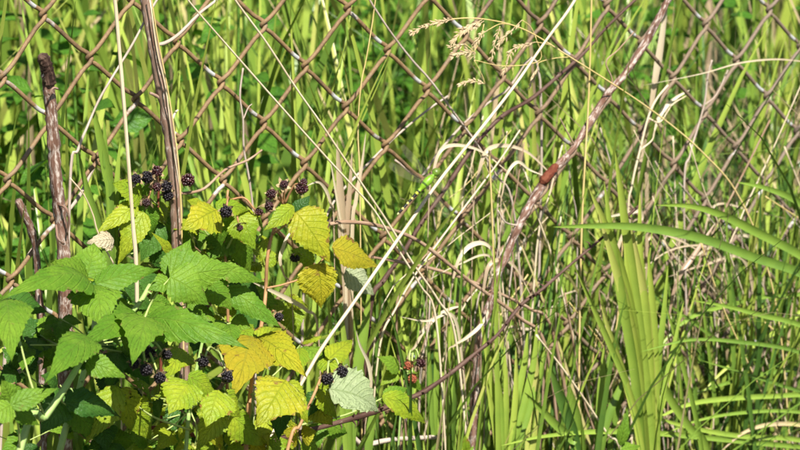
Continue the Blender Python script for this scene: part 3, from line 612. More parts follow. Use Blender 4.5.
# ---------------------------------------------------------------- dry leaf sheaths and curls (flat dead blades)
def narrow(C, V, tn, tint):
    for i in range(len(C)):                      # the lower part narrows to a thin stem
        q = i / (len(C) - 1); kf = 1 - 0.72 * min(1, max(0, (q - 0.3) / 0.3)); V[3 * i:3 * i + 3] = C[i] + (V[3 * i:3 * i + 3] - C[i]) * kf
        for j in range(3): tn[3 * i + j] -= 0.55 * min(1, max(0, (q - 0.3) / 0.3)) * tint
def deadleaf(name, label, cat, pts, wpx, o, tint, twist=0.5, ground=True, fold=0.2, both=False):
    C = path(pts, o, 7, ground); V, F, tn, ac = ribbon(C, wpx * S() * 0.9, None, twist, fold, tint * 0.85, both=both)
    for i in range(len(C)):                      # the lower part narrows to a thin stem
        q = i / (len(C) - 1); kf = 1 - 0.72 * min(1, max(0, (q - 0.3) / 0.3)); V[3 * i:3 * i + 3] = C[i] + (V[3 * i:3 * i + 3] - C[i]) * kf
        for j in range(3): tn[3 * i + j] -= 0.55 * min(1, max(0, (q - 0.3) / 0.3)) * tint
    b = np.array((C[-1][0], C[-1][1], max(C[-1][2], 0)))
    return tag(mesh(name, V, F, 'spike', attrs={'tint': tn, 'across': ac}, base=b), label, cat)
t = thing('dry_grass_sheath', 'broad pinkish dead grass sheath standing upright right of the yellow leaves', 'dead grass', pw(350, 450, -0.055) * (1, 1, 0))
for pts, ww, ti, tw in (([(337, 140), (339, 170), (341, 205), (343, 245), (347, 300), (350, 450)], 9, 0.35, 0.3), ([(352, 150), (350, 185), (347, 225), (347, 270), (349, 450)], 6, 0.2, -0.6), ([(366, 132), (362, 165), (356, 200), (352, 240), (351, 450)], 4, 0.6, 0.5), ([(330, 158), (334, 180), (339, 210), (345, 260), (349, 450)], 3, 0.8, 0.3)):
    C = path(pts, -0.055, 7, True); V, F, tn, ac = ribbon(C, ww * S(), None, tw, 0.3, ti); mesh('sheath', V, F, 'spike', t, attrs={'tint': tn, 'across': ac})
t = thing('dead_grass_leaf', 'wide bleached dead leaf hanging behind the leaning cane, upper right', 'dead grass', pw(652, 450, 0.02) * (1, 1, 0))
for pts, ww, ti, tw in (([(668, -10), (665, 15), (660, 50), (655, 80), (650, 118), (646, 160), (648, 450)], 7.5, 0.7, 0.3), ([(690, 90), (676, 98), (662, 112), (652, 135), (648, 160), (648, 450)], 5, 0.9, 0.5), ([(640, 120), (644, 150), (640, 200), (645, 450)], 6, 0.4, 0.4)):
    C = path(pts, 0.02, 7, True); V, F, tn, ac = ribbon(C, ww * S(2.8), None, tw, 0.3, ti); narrow(C, V, tn, ti); mesh('leaf_strip', V, F, 'spike', t, attrs={'tint': tn, 'across': ac})
deadleaf('curled_dead_leaf', 'white curled dead grass leaf looping over the twigs, centre', 'dead leaf', [(494, 262), (491, 249), (482, 243), (470, 246), (460, 257), (454, 275), (450, 300), (446, 340), (446, 450)], 6, -0.075, 0.98, 0.8)
deadleaf('curled_dead_leaf', 'cream arching dead leaf under the dark red thorny cane', 'dead leaf', [(462, 306), (450, 309), (436, 317), (424, 330), (416, 345), (406, 365), (400, 450)], 6, -0.04, 0.9, 0.8)
deadleaf('curled_dead_leaf', 'pale dead strip bending up from the thorny cane to the twigs', 'dead leaf', [(490, 298), (488, 312), (480, 326), (466, 338), (455, 345), (446, 360), (442, 450)], 4.5, -0.1, 0.95, 0.6)
deadleaf('curled_dead_leaf', 'white hooked dead blade beside the pale leaf at the bottom', 'dead leaf', [(356, 330), (360, 345), (368, 362), (371, 380), (370, 395), (366, 420), (364, 450)], 4.5, -0.105, 0.98, 0.5)
deadleaf('curled_dead_leaf', 'pale dead strip hooked behind the dark red berry', 'dead leaf', [(306, 186), (318, 182), (326, 190), (331, 206), (334, 230), (336, 450)], 4, -0.06, 0.9, 0.7)
deadleaf('curled_dead_leaf', 'thin wavy dead blade left of the leaning cane', 'dead leaf', [(545, 176), (530, 170), (518, 162), (508, 172), (503, 190), (500, 230), (498, 450)], 4, -0.08, 0.95, 0.9)
deadleaf('curled_dead_leaf', 'flat pinkish dead leaf among stems at the centre right', 'dead leaf', [(560, 300), (552, 310), (546, 322), (545, 345), (543, 390), (540, 450)], 9, -0.03, 0.1, 1.2)
deadleaf('curled_dead_leaf', 'white twisted dead leaf tip above the bluish blade', 'dead leaf', [(596, 222), (612, 216), (628, 213), (640, 211), (642, 219), (634, 221), (630, 240), (634, 450)], 5, -0.02, 0.98, 0.8)
deadleaf('curled_dead_leaf', 'brown bent dead blade right of the bright tuft', 'dead leaf', [(716, 222), (704, 240), (692, 258), (680, 275), (672, 300), (668, 340), (668, 450)], 7, -0.1, 0.05, 0.5)
deadleaf('curled_dead_leaf', 'pale curled dead strip behind the reddish petiole', 'dead leaf', [(296, 228), (288, 236), (283, 248), (280, 260), (284, 275), (292, 300), (296, 450)], 4.5, -0.07, 0.95, 0.8)
deadleaf('curled_dead_leaf', 'cream dead leaf lying behind the long green leaf tip', 'dead leaf', [(252, 282), (270, 290), (290, 300), (306, 310), (318, 330), (322, 450)], 6, -0.09, 0.85, 0.4)
deadleaf('curled_dead_leaf', 'fine arching dead strip at the upper right edge', 'dead leaf', [(640, 86), (700, 74), (745, 62), (790, 60), (830, 72), (860, 120), (866, 450)], 2.2, -0.06, 0.8, 0.3)

for q in range(13):
    r_ = np.random.default_rng(1500 + q); u0 = r_.uniform(425, 770); v0 = r_.uniform(130, 330); sg = r_.choice([-1, 1]); w_ = r_.uniform(30, 90); hh = r_.uniform(14, 60)
    deadleaf('bent_dead_leaf', 'bleached bent dry grass blade tangled among the stems at the centre and right', 'dead leaf', [(u0 + sg * w_, v0 + r_.uniform(0, 40)), (u0 + sg * w_ * .5, v0 + hh * .1), (u0, v0), (u0 - sg * w_ * .18, v0 + hh), (u0 - sg * w_ * .25, v0 + hh + 45), (u0 - sg * w_ * .3, 450)], r_.uniform(2.5, 5.5), r_.uniform(-0.1, 0.05), r_.uniform(0.35, 1.0), r_.uniform(0.3, 1.2))['group'] = 'dry blades in the tangle'
# ---------------------------------------------------------------- grass tufts whose blades can be told apart
def tuft(label, blades_, o, group=None):
    r = blades_[0][0][-1]; b = pw(r[0], r[1], o); b[2] = 0
    t = thing('grass_tuft', label, 'grass', b, group)
    for bl in blades_:
        pts, ww, ti = bl[:3]; blade(pts, ww * (1.0 if 'arching' in label or 'sweeping' in label else 1.15), ti, t, bl[3] if len(bl) > 3 else o, twist=rng.uniform(-0.5, 0.5))
    return t
tuft('bright yellow-green grass tuft with broad upright blades, right of centre', [
    ([(589, 188), (604, 222), (618, 262), (630, 310), (638, 370), (644, 450)], 9, 0.62), ([(615, 150), (622, 200), (630, 260), (638, 320), (646, 390), (650, 450)], 9, 0.56),
    ([(630, 222), (638, 262), (646, 310), (651, 370), (654, 450)], 7, 0.72), ([(604, 180), (612, 240), (622, 300), (634, 370), (642, 450)], 8, 0.5), ([(648, 250), (652, 300), (655, 360), (656, 450)], 7, 0.58), ([(624, 240), (630, 300), (638, 360), (644, 450)], 8, 0.6), ([(573, 262), (590, 300), (612, 350), (632, 400), (644, 455)], 5, 0.5), ([(668, 265), (664, 310), (659, 360), (654, 450)], 5, 0.48), ([(600, 300), (612, 340), (628, 390), (642, 455)], 6, 0.66), ([(684, 300), (675, 340), (664, 390), (655, 455)], 4, 0.5), ([(598, 212), (612, 258), (626, 305), (637, 360), (646, 450)], 8, 0.68), ([(640, 190), (640, 250), (645, 310), (650, 370), (652, 450)], 7, 0.6)], -0.155)
tuft('long blue-green blades arching in from the right edge', [
    ([(552, 227), (585, 226), (625, 226), (668, 231), (710, 241), (755, 258), (800, 273), (850, 300), (880, 360), (890, 450)], 9, 0.34), ([(655, 205), (690, 206), (722, 215), (760, 234), (800, 255), (850, 290), (884, 360), (892, 450)], 8.5, 0.40),
    ([(736, 182), (765, 188), (800, 203), (845, 240), (880, 320), (890, 450)], 7, 0.36), ([(690, 300), (725, 306), (765, 316), (800, 325), (850, 350), (885, 450)], 5, 0.4), ([(640, 352), (690, 340), (740, 342), (800, 352), (860, 380), (888, 450)], 4, 0.32)], -0.165)
tuft('low pale green blades sweeping over the bottom right corner', [
    ([(648, 425), (668, 413), (695, 403), (735, 398), (775, 396), (810, 395), (860, 405), (880, 450)], 5, 0.5), ([(500, 446), (540, 437), (590, 432), (640, 432), (700, 437), (760, 443), (820, 450), (870, 470)], 5.5, 0.46), ([(655, 438), (700, 420), (750, 412), (800, 412), (860, 424), (878, 455)], 3.5, 0.42),
    ([(700, 360), (740, 372), (780, 385), (820, 400), (866, 440)], 3.5, 0.3), ([(620, 405), (680, 425), (740, 436), (800, 440), (866, 460)], 5, 0.5), ([(720, 452), (745, 432), (775, 424), (812, 428), (868, 455)], 4, 0.88)], -0.13)
tuft('single long blade slanting down to the bottom edge, right of centre', [([(596, 210), (612, 255), (630, 305), (648, 352), (668, 395), (690, 428), (708, 452)], 7, 0.5), ([(664, 300), (676, 340), (688, 385), (700, 440)], 4, 0.45)], -0.15)
tuft('dark green broad blades at the bottom, centre right', [([(550, 366), (558, 390), (568, 418), (576, 450)], 9, 0.2), ([(524, 392), (540, 408), (556, 425), (572, 440), (580, 455)], 7, 0.42), ([(566, 378), (572, 400), (578, 425), (582, 455)], 8, 0.42), ([(604, 345), (602, 375), (600, 405), (598, 455)], 6.5, 0.46), ([(628, 370), (618, 392), (609, 416), (600, 455)], 6.5, 0.34)], -0.13)
tuft('dense upright green tuft below the thorny cane, centre', [([(528, 330), (524, 365), (517, 400), (510, 450)], 6, 0.5), ([(537, 320), (534, 360), (524, 405), (514, 450)], 6, 0.48), ([(505, 350), (506, 385), (506, 420), (505, 455)], 5, 0.55), ([(494, 362), (500, 395), (502, 450)], 5, 0.48), ([(546, 342), (538, 380), (526, 420), (516, 455)], 6, 0.42),
    ([(486, 382), (492, 410), (498, 455)], 5, 0.6), ([(516, 345), (516, 385), (513, 425), (510, 455)], 5, 0.62), ([(536, 350), (535, 380), (533, 410), (530, 455)], 10, 0.74), ([(478, 300), (486, 350), (494, 400), (500, 455)], 4.5, 0.6)], -0.10)
tuft('broad green blade rising beside the pale leaf, bottom centre', [([(370, 285), (366, 320), (359, 360), (354, 400), (350, 450)], 9, 0.42), ([(376, 400), (372, 420), (368, 455)], 7, 0.4), ([(340, 300), (344, 340), (348, 390), (350, 450)], 6, 0.46), ([(328, 300), (332, 340), (340, 390), (346, 450)], 5, 0.5)], -0.075)
tuft('green blades under the blackberries at the bottom left', [([(236, 395), (226, 415), (214, 440), (208, 460)], 6, 0.4), ([(148, 438), (170, 440), (195, 447), (212, 462)], 5, 0.75), ([(196, 402), (204, 425), (208, 455)], 6, 0.42), ([(240, 425), (225, 440), (214, 460)], 6, 0.35), ([(186, 418), (200, 440), (208, 470)], 5, 0.45)], -0.155)
tuft('tall green blades left of the cream stalk at the upper left', [([(92, 105), (98, 130), (106, 170), (112, 220), (116, 450)], 8, 0.42), ([(104, 118), (106, 160), (110, 200), (114, 450)], 7, 0.34), ([(78, 150), (86, 185), (98, 225), (108, 270), (114, 450)], 7, 0.36), ([(120, 140), (117, 180), (115, 230), (114, 450)], 6, 0.46)], -0.03)
tuft('slender green blades beneath the curled white leaf, centre', [([(440, 300), (438, 340), (436, 390), (434, 450)], 5, 0.45), ([(452, 318), (448, 360), (442, 410), (436, 450)], 5, 0.5), ([(462, 340), (456, 380), (446, 420), (438, 455)], 5.5, 0.4), ([(428, 330), (430, 370), (432, 420), (434, 450)], 4, 0.38), ([(470, 372), (462, 405), (450, 440)], 5, 0.5)], -0.06)
tuft('yellow-stemmed coarse grass in the shade at lower right', [([(690, 265), (700, 310), (712, 360), (724, 410), (732, 455)], 5, 0.74), ([(672, 310), (690, 350), (708, 400), (724, 450)], 5, 0.72), ([(735, 300), (738, 350), (738, 400), (736, 455)], 5, 0.7), ([(712, 330), (722, 370), (730, 420), (736, 455)], 6, 0.3), ([(756, 280), (752, 330), (745, 390), (740, 455)], 6, 0.36), ([(700, 340), (712, 380), (726, 430)], 7, 0.14)], -0.02)
tuft('green blades crossing low at the right edge', [([(650, 290), (690, 320), (735, 350), (790, 368), (850, 380), (890, 450)], 4, 0.3), ([(700, 395), (722, 372), (750, 350), (785, 325), (820, 300), (850, 300), (890, 450)], 4, 0.6), ([(680, 400), (720, 385), (775, 372), (830, 372), (880, 450)], 4, 0.34), ([(655, 372), (662, 345), (690, 318), (730, 305), (780, 296), (840, 310), (885, 450)], 3.5, 0.42)], -0.07)
# upright tufts along the back of the fence
specs = [(430, 0.10, 'behind the dragonfly'), (505, 0.09, 'behind the leaning cane and the golden stalk'), (560, 0.10, 'behind the rust-red patch of the leaning cane'), (700, 0.10, 'behind the upper right wires'), (765, 0.09, 'at the right edge behind the wires'), (20, 0.14, 'behind the far left wires'), (85, 0.12, 'behind the broken cane'), (205, 0.12, 'behind the thick upright cane'), (300, 0.13, 'behind the dark red berries'), (385, 0.10, 'behind the dry pinkish sheath')]
for q, (uu, oo, where) in enumerate(specs):
    r_ = np.random.default_rng(300 + q); b = pw(uu, 450, oo); b[2] = 0
    t = thing('grass_tuft', 'upright yellow-green grass tuft ' + where, 'grass', b, 'upright tufts along the fence')
    for k in range(15):
        h = r_.uniform(0.40, 0.68); az = r_.uniform(0, 6.28); ln = min(0.12, abs(r_.normal(0.05, 0.04))); cu = min(0.12, abs(r_.normal(0.06, 0.06))); rt = b + np.array((r_.normal() * 0.022, r_.normal() * 0.02, -0.02))
        C = np.array([rt + np.array((math.cos(az) * (ln * s + cu * s ** 3), math.sin(az) * (ln * s + cu * s ** 3), h * s)) for s in np.linspace(1, 0, 12)])
        V, F, tn, ac = ribbon(C, r_.uniform(0.004, 0.0075), nrm(np.array((r_.normal() * .7, -1, 0.2))), r_.normal() * .5, 0.25, float(np.clip(r_.normal(0.5, 0.1), 0.2, 0.72)))
        mesh('blade', V, F, 'grass', t, attrs={'tint': tn, 'across': ac})

for q in range(16):
    r_ = np.random.default_rng(800 + q); b = pw(395 + q * 26 + r_.normal() * 6, 450, r_.uniform(-0.075, -0.02)); b[2] = 0
    if 575 < 395 + q * 26 < 690: continue
    t = thing('grass_tuft', 'low slender green grass tuft at the near foot of the fence, right half', 'grass', b, 'low tufts at the near foot of the fence')
    for k in range(13):
        h = r_.uniform(0.32, 0.50); az = r_.uniform(0, 6.28); ln = min(0.08, abs(r_.normal(0.035, 0.03))); cu = min(0.07, abs(r_.normal(0.03, 0.03))); rt = b + np.array((r_.normal() * 0.018, r_.normal() * 0.015, -0.02))
        C = np.array([rt + np.array((math.cos(az) * (ln * s + cu * s ** 3), math.sin(az) * (ln * s + cu * s ** 3), h * s)) for s in np.linspace(1, 0, 12)])
        V, F, tn, ac = ribbon(C, r_.uniform(0.0022, 0.005), nrm(np.array((r_.normal() * .7, -1, 0.2))), r_.normal() * .5, 0.25, float(np.clip(r_.normal(0.36, 0.17), 0.02, 0.85)))
        mesh('blade', V, F, 'grass', t, attrs={'tint': tn, 'across': ac})

# ---------------------------------------------------------------- raspberry plants
SEED = [100]
def leaflet(par, b, tp, w, kind, ob=-0.12, ot=None, arch=0.10, cup=0.2, roll=0.0, **kw):
    SEED[0] += 1; d = fd(*b)
    B = pw(b[0], b[1], sh(b[1], ob)); T_ = pw(tp[0], tp[1], sh(tp[1], ob if ot is None else ot))
    v, f, u = leaf_geo(B, T_, w * S(d) * 1.12, arch, cup, roll, seed=SEED[0], **kw)
    return mesh('leaflet', v, f, kind, par, uv=u)
def leaf(par, stem_pts, leaflets, pmat='petiole', wpx=2.0, o=-0.12):
    C = path(stem_pts, o, 6); v, f, u = tube_geo(C, wpx * S() / 2 * np.linspace(1.15, 0.8, len(C)), 6)
    lf = mesh('leaf', v, f, pmat, par, uv=u)
    for l in leaflets:
        kw = l[5] if len(l) > 5 else {}
        leaflet(lf, l[0], l[1], l[2], l[3], l[4] if len(l) > 4 and l[4] is not None else o, **kw)
    return lf
# berries -------------------------------------------------
def berry_mesh(name, mat, seed, squash=0.9, rr=0.0046):
    r_ = np.random.default_rng(seed); import bmesh
    V, F = [], []; k = 0; n = 46; bm = bmesh.new(); bmesh.ops.create_icosphere(bm, subdivisions=1, radius=1); bv = np.array([v.co[:] for v in bm.verts]); bf = [[v.index for v in f.verts] for f in bm.faces]; bm.free()
    for i in range(n):
        z = 1 - 2 * (i + 0.5) / n; ph = i * 2.39996 + r_.normal() * 0.12; s = math.sqrt(1 - z * z)
        c = np.array((s * math.cos(ph), s * math.sin(ph), z * squash)) * rr * r_.uniform(0.86, 1.08); q = rr * 0.31 * r_.uniform(0.72, 1.2)
        V.append(bv * q + c); F += [[j + k for j in f] for f in bf]; k += len(bv)
    V.append(bv * rr * 0.85 * np.array((1, 1, squash))); F += [[j + k for j in f] for f in bf]
    me = bpy.data.meshes.new(name); me.from_pydata(np.vstack(V).tolist(), [], F); me.polygons.foreach_set('use_smooth', [True] * len(me.polygons)); me.materials.append(M[mat]); return me
BM = {k: [berry_mesh('berry', m, s + 10 * q, 0.82 + 0.08 * q) for q in range(3)] for k, m, s in (('k', 'berry_black', 1), ('r', 'berry_red', 5), ('m', 'berry_maroon', 9))}
def sepal_mesh():
    V, F = [], []
    for k in range(5):
        a = k * 1.2566; d = np.array((math.cos(a), math.sin(a), 0)); s = np.array((-d[1], d[0], 0)); b = len(V)
        for t_, ww, z in ((0, 0.0012, 0), (0.45, 0.0018, 0.0005), (0.8, 0.001, -0.0006), (1, 0.0001, -0.002)):
            V += [d * 0.007 * t_ - s * ww + np.array((0, 0, z)), d * 0.007 * t_ + s * ww + np.array((0, 0, z))]
        F += [(b + 2 * i, b + 2 * i + 1, b + 2 * i + 3, b + 2 * i + 2) for i in range(3)]
    me = bpy.data.meshes.new('sepals'); me.from_pydata([tuple(v) for v in V], [], F); me.materials.append(M['sepal']); return me
SEP = sepal_mesh()
def cluster(par, stem, berries, o=-0.13, pm='petiole_red'):
    """stem: where the cluster leaves the cane; berries: (u, v, kind, size[, offset])"""
    g = []; s0 = pw(stem[0], stem[1], sh(stem[1], o + 0.02)); pos = []
    for bb in berries:
        p = pw(bb[0], bb[1], sh(bb[1], bb[4] if len(bb) > 4 else o)); pos.append(p); d = nrm(p - s0)
        mid = (s0 + p) / 2 + np.array((0, 0, 0.006)); C = spline([s0, mid, p - d * 0.003], 4); g.append(tube_geo(C, np.linspace(0.0009, 0.0007, len(C)), 5))
    v, f, u = join(g); cl = mesh('berry_cluster', v, f, pm, par, uv=u); org = root_org(par)
    for bb, p in zip(berries, pos):
        SEED[0] += 1; r_ = np.random.default_rng(SEED[0]); d = Vector(nrm(p - s0)) + Vector((r_.normal() * .3, r_.normal() * .3 - 0.2, -0.2))
        o_ = link('berry', BM[bb[2]][SEED[0] % 3], cl); o_.location = tuple(p - org); o_.rotation_euler = d.to_track_quat('Z', 'Y').to_euler(); sc = bb[3] * 0.70; o_.scale = (sc, sc, sc)
        s_ = link('sepals', SEP, cl); s_.location = tuple(p - org - np.array(d.normalized()) * 0.0042 * sc); s_.rotation_euler = (-d).to_track_quat('Z', 'Y').to_euler(); s_.scale = (0.9, 0.9, 0.9)
def cane(par, pts, wpx, mat, o, thorns=0, name='cane', taper=(0.7, 1.2), ground=True, seed=1):
    C = path(pts, o, 6, ground); r0 = wpx * S() / 2; rad = r0 * np.linspace(taper[0], taper[1], len(C)); g = [tube_geo(C, rad, 9, 0.03, seed=seed)]; r_ = np.random.default_rng(seed)
    for k in range(thorns):
        i = r_.integers(1, len(C) - 2); d = nrm(r_.normal(size=3)); t_ = nrm(C[i + 1] - C[i]); d = nrm(d - t_ * (d @ t_)); L_ = r0 * r_.uniform(1.2, 1.9)
        g.append(tube_geo([C[i] + d * rad[i] * .6, C[i] + d * (rad[i] + L_ * .5), C[i] + d * (rad[i] + L_) + t_ * L_ * .4], [r0 * .45, r0 * .22, r0 * .03], 5))
    v, f, u = join(g); return mesh(name, v, f, mat, par, uv=u)

SHIFT[0] = -0.11
# --- the green plant at the left
gp = thing('raspberry_plant', 'leafy bright green raspberry plant filling the lower left corner', 'raspberry plant', pw(20, 450, -0.2) * (1, 1, 0))
cane(gp, [(150, 285, -.15), (138, 305, -.16), (118, 325, -.165), (98, 338, -.17), (84, 356, -.175), (66, 386, -.18), (45, 417, -.185), (20, 450, -.19)], 6.5, 'stem_green', -0.18, 20, seed=3)
cane(gp, [(96, 300, -.10), (92, 345, -.105), (83, 375, -.11), (72, 415, -.11), (60, 450, -.11)], 6.5, 'stem_green', -0.11, 12, seed=4)
leaf(gp, [(98, 338, -.17), (97, 310, -.17), (90, 282, -.175)], [
    ((88, 278), (50, 262), 24, 'green', -.175, dict(ot=-.19, cup=0.1, arch=0.06)), ((86, 278), (95, 244), 36, 'green', -.17, dict(ot=-.15, arch=0.05, cup=0.05)),
    ((92, 285), (-4, 301), 36, 'green', -.18, dict(ot=-.23, arch=0.16, cup=0.25, roll=-0.25)), ((94, 285), (104, 328), 42, 'green', -.185, dict(ot=-.215, arch=0.12, cup=0.3)), ((96, 284), (160, 268), 26, 'green', -.18, dict(ot=-.19, arch=0.06, cup=0.22, roll=0.2))], o=-0.175)
leaf(gp, [(143, 322, -.17), (150, 305, -.175), (158, 292, -.18), (171, 277, -.185)], [
    ((170, 278), (236, 267), 40, 'green', -.185, dict(ot=-.2, roll=-0.25, arch=0.10, cup=0.2)), ((176, 280), (190, 238), 32, 'green', -.18, dict(ot=-.16, cup=0.1, arch=0.04)), ((170, 277), (210, 305), 36, 'green', -.195, dict(ot=-.215, cup=0.25, arch=0.14)), ((172, 280), (148, 290), 20, 'green', -.18, dict(cup=0.2)),
    ((214, 268), (264, 282), 17, 'green', -.165, dict(ot=-.175, arch=0.1)), ((206, 278), (231, 311), 30, 'green', -.165, dict(ot=-.175, arch=0.1, cup=0.3)), ((226, 288), (280, 328), 22, 'green', -.155, dict(ot=-.165, arch=0.12))], o=-0.18)
leaf(gp, [(118, 325, -.165), (130, 322, -.18), (145, 320, -.19)], [
    ((146, 318), (249, 350), 36, 'green', -.19, dict(ot=-.225, arch=0.16, cup=0.22, roll=0.1)), ((145, 320), (133, 365), 46, 'green', -.195, dict(ot=-.225, arch=0.12, cup=0.2)), ((142, 318), (78, 346), 40, 'green', -.19, dict(ot=-.205, arch=0.1, cup=0.15)), ((90, 340), (42, 386), 36, 'green', -.20, dict(ot=-.22, arch=0.14, cup=0.25))], o=-0.18)
leaf(gp, [(45, 417, -.185), (30, 380, -.19), (12, 312, -.20), (2, 300, -.2)], [((4, 298), (12, 362), 40, 'green', -.21, dict(ot=-.23, arch=0.12, cup=0.25)), ((8, 300), (48, 312), 24, 'dark', -.17, dict(arch=0.1)), ((2, 296), (-40, 320), 30, 'green', -.2, {})], o=-0.19)
leaf(gp, [(84, 356, -.175), (88, 362, -.18)], [((86, 362), (128, 378), 20, 'green', -.18, dict(arch=0.14)), ((84, 360), (60, 372), 18, 'dark', -.17, {})], o=-0.175)
leaf(gp, [(20, 450, -.19), (18, 425, -.2), (12, 405, -.205)], [((10, 406), (58, 388), 17, 'green', -.205, dict(ot=-.215, arch=0.1)), ((12, 405), (-20, 424), 24, 'green', -.205, {}), ((12, 403), (2, 380), 20, 'green', -.2, dict(arch=0.05)), ((12, 408), (40, 425), 16, 'green', -.2, {})], o=-0.2)
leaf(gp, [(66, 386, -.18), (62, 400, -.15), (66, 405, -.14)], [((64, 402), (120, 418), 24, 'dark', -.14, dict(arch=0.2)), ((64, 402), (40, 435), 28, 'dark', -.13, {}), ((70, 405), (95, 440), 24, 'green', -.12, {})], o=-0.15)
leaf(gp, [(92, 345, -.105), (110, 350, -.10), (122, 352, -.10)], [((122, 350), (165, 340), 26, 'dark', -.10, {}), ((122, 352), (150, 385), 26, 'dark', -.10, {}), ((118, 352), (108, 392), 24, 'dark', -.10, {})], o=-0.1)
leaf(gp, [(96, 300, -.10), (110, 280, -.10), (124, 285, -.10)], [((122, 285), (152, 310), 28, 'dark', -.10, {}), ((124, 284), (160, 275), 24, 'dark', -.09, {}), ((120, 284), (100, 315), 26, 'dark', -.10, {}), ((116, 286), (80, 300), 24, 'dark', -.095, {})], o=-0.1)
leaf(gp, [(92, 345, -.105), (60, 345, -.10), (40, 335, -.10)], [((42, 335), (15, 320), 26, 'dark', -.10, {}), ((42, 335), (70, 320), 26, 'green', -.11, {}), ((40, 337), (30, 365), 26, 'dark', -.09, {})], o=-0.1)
cluster(gp, (140, 345), [(150, 353, 'k', 1.05), (167, 355, 'k', .95), (146, 370, 'k', 1.15), (160, 378, 'k', 1.05), (134, 364, 'k', 0.95)], -0.165, 'petiole')
# --- the yellowing plant in the middle
yp = thing('raspberry_plant', 'yellowing raspberry plant with spotted leaves and black berries, bottom left of centre', 'raspberry plant', pw(262, 450, -0.1) * (1, 1, 0))
cane(yp, [(285, 205, -.09), (272, 235, -.10), (267, 262, -.105), (265, 300, -.105), (258, 345, -.105), (250, 395, -.105), (246, 450, -.105)], 4.4, 'petiole_red', -0.10, 18, seed=6)
cane(yp, [(205, 330, -.09), (196, 372, -.10), (190, 410, -.105), (186, 450, -.11)], 4.2, 'stem_green', -0.10, 8, seed=7)
cane(yp, [(330, 350, -.07), (318, 385, -.08), (300, 425, -.085), (285, 460, -.09)], 3.6, 'petiole_red', -0.08, 10, seed=8)
leaf(yp, [(272, 235, -.10), (285, 225, -.115), (297, 213, -.12)], [((296, 212), (331, 263), 36, 'yellow', -.12, dict(ot=-.145, arch=0.08, cup=0.15)), ((294, 206), (264, 231), 16, 'lime', -.12, dict(roll=0.3)), ((297, 213), (310, 195), 14, 'dark', -.11, {})], 'petiole_red', o=-0.115)
leaf(yp, [(267, 288, -.105), (285, 284, -.11), (305, 276, -.115), (326, 256, -.12)], [((332, 248), (379, 267), 27, 'ochre', -.125, dict(arch=0.08, cup=0.15)), ((318, 264), (322, 309), 36, 'yellow', -.13, dict(arch=0.05, cup=0.12)), ((345, 270), (374, 296), 28, 'pale', -.095, dict(cup=0.1)), ((314, 262), (290, 250), 20, 'lime', -.10, {})], 'petiole_red', o=-0.115)
leaf(yp, [(258, 345, -.105), (256, 342, -.12)], [((250, 336), (234, 396), 54, 'ochre', -.13, dict(ot=-.15, arch=0.10, cup=0.18)), ((258, 338), (306, 378), 42, 'yellow', -.125, dict(ot=-.15, arch=0.12, cup=0.2)), ((256, 340), (282, 328), 18, 'lime', -.11, {})], o=-0.12)
leaf(yp, [(250, 395, -.105), (268, 388, -.13), (284, 383, -.14)], [((286, 380), (257, 426), 46, 'yellow', -.145, dict(ot=-.165, arch=0.12, cup=0.2)), ((286, 382), (307, 424), 24, 'lime', -.14, dict(ot=-.155, arch=0.1, cup=0.25)), ((284, 386), (278, 440), 26, 'dark', -.12, {})], o=-0.13)
leaf(yp, [(196, 372, -.10), (190, 376, -.13), (188, 380, -.145)], [((190, 382), (168, 415), 36, 'lime', -.15, dict(ot=-.17, arch=0.1, cup=0.2)), ((188, 376), (220, 400), 22, 'lime', -.15, dict(arch=0.1)), ((184, 350), (164, 380), 26, 'lime', -.14, dict(cup=0.2)), ((172, 388), (158, 398), 16, 'lime', -.14, {})], o=-0.14)
leaf(yp, [(190, 410, -.105), (205, 398, -.14), (220, 392, -.15)], [((218, 390), (206, 427), 34, 'lime', -.155, dict(ot=-.175, arch=0.1, cup=0.2)), ((222, 394), (240, 418), 22, 'lime', -.15, {}), ((222, 410), (196, 452), 24, 'lime', -.13, {}), ((230, 415), (262, 446), 26, 'lime', -.11, {})], o=-0.14)
leaf(yp, [(190, 430, -.11), (150, 415, -.11), (118, 388, -.11)], [((118, 386), (84, 446), 28, 'lime', -.12, dict(arch=0.14, holes=True)), ((122, 388), (132, 430), 26, 'lime', -.11, dict(holes=True)), ((128, 400), (150, 440), 28, 'lime', -.10, {})], o=-0.11)
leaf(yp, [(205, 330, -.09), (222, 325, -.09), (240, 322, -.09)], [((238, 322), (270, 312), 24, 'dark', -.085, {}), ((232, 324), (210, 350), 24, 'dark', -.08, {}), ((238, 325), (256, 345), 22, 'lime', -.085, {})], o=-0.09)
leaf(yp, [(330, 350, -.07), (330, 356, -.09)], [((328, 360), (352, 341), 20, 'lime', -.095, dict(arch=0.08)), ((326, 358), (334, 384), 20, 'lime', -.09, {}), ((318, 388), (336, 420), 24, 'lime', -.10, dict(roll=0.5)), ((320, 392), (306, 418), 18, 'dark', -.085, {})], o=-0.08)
leaf(yp, [(318, 385, -.08), (326, 390, -.10), (333, 393, -.115)], [((330, 389), (379, 411), 44, 'pale', -.12, dict(ot=-.13, arch=0.12, cup=-0.25, roll=0.3, pleat=1.6))], o=-0.1)
leaf(yp, [(300, 425, -.085), (345, 415, -.07), (383, 398, -.07)], [((382, 396), (426, 424), 22, 'lime', -.075, dict(arch=0.14)), ((384, 398), (408, 388), 14, 'green', -.07, {})], o=-0.08)
cluster(yp, (215, 350), [(203, 362, 'k', 1.0), (227, 377, 'k', 1.15)], -0.165, 'petiole')
cluster(yp, (330, 362), [(327, 379, 'k', 1.15), (342, 372, 'k', 1.15)], -0.12, 'petiole')
cluster(yp, (284, 205), [(302, 188, 'm', 1.15), (284, 184, 'm', .8), (271, 194, 'm', .95), (269, 206, 'm', 0.85), (295, 258, 'k', .95), (304, 182, 'm', .7)], -0.10)
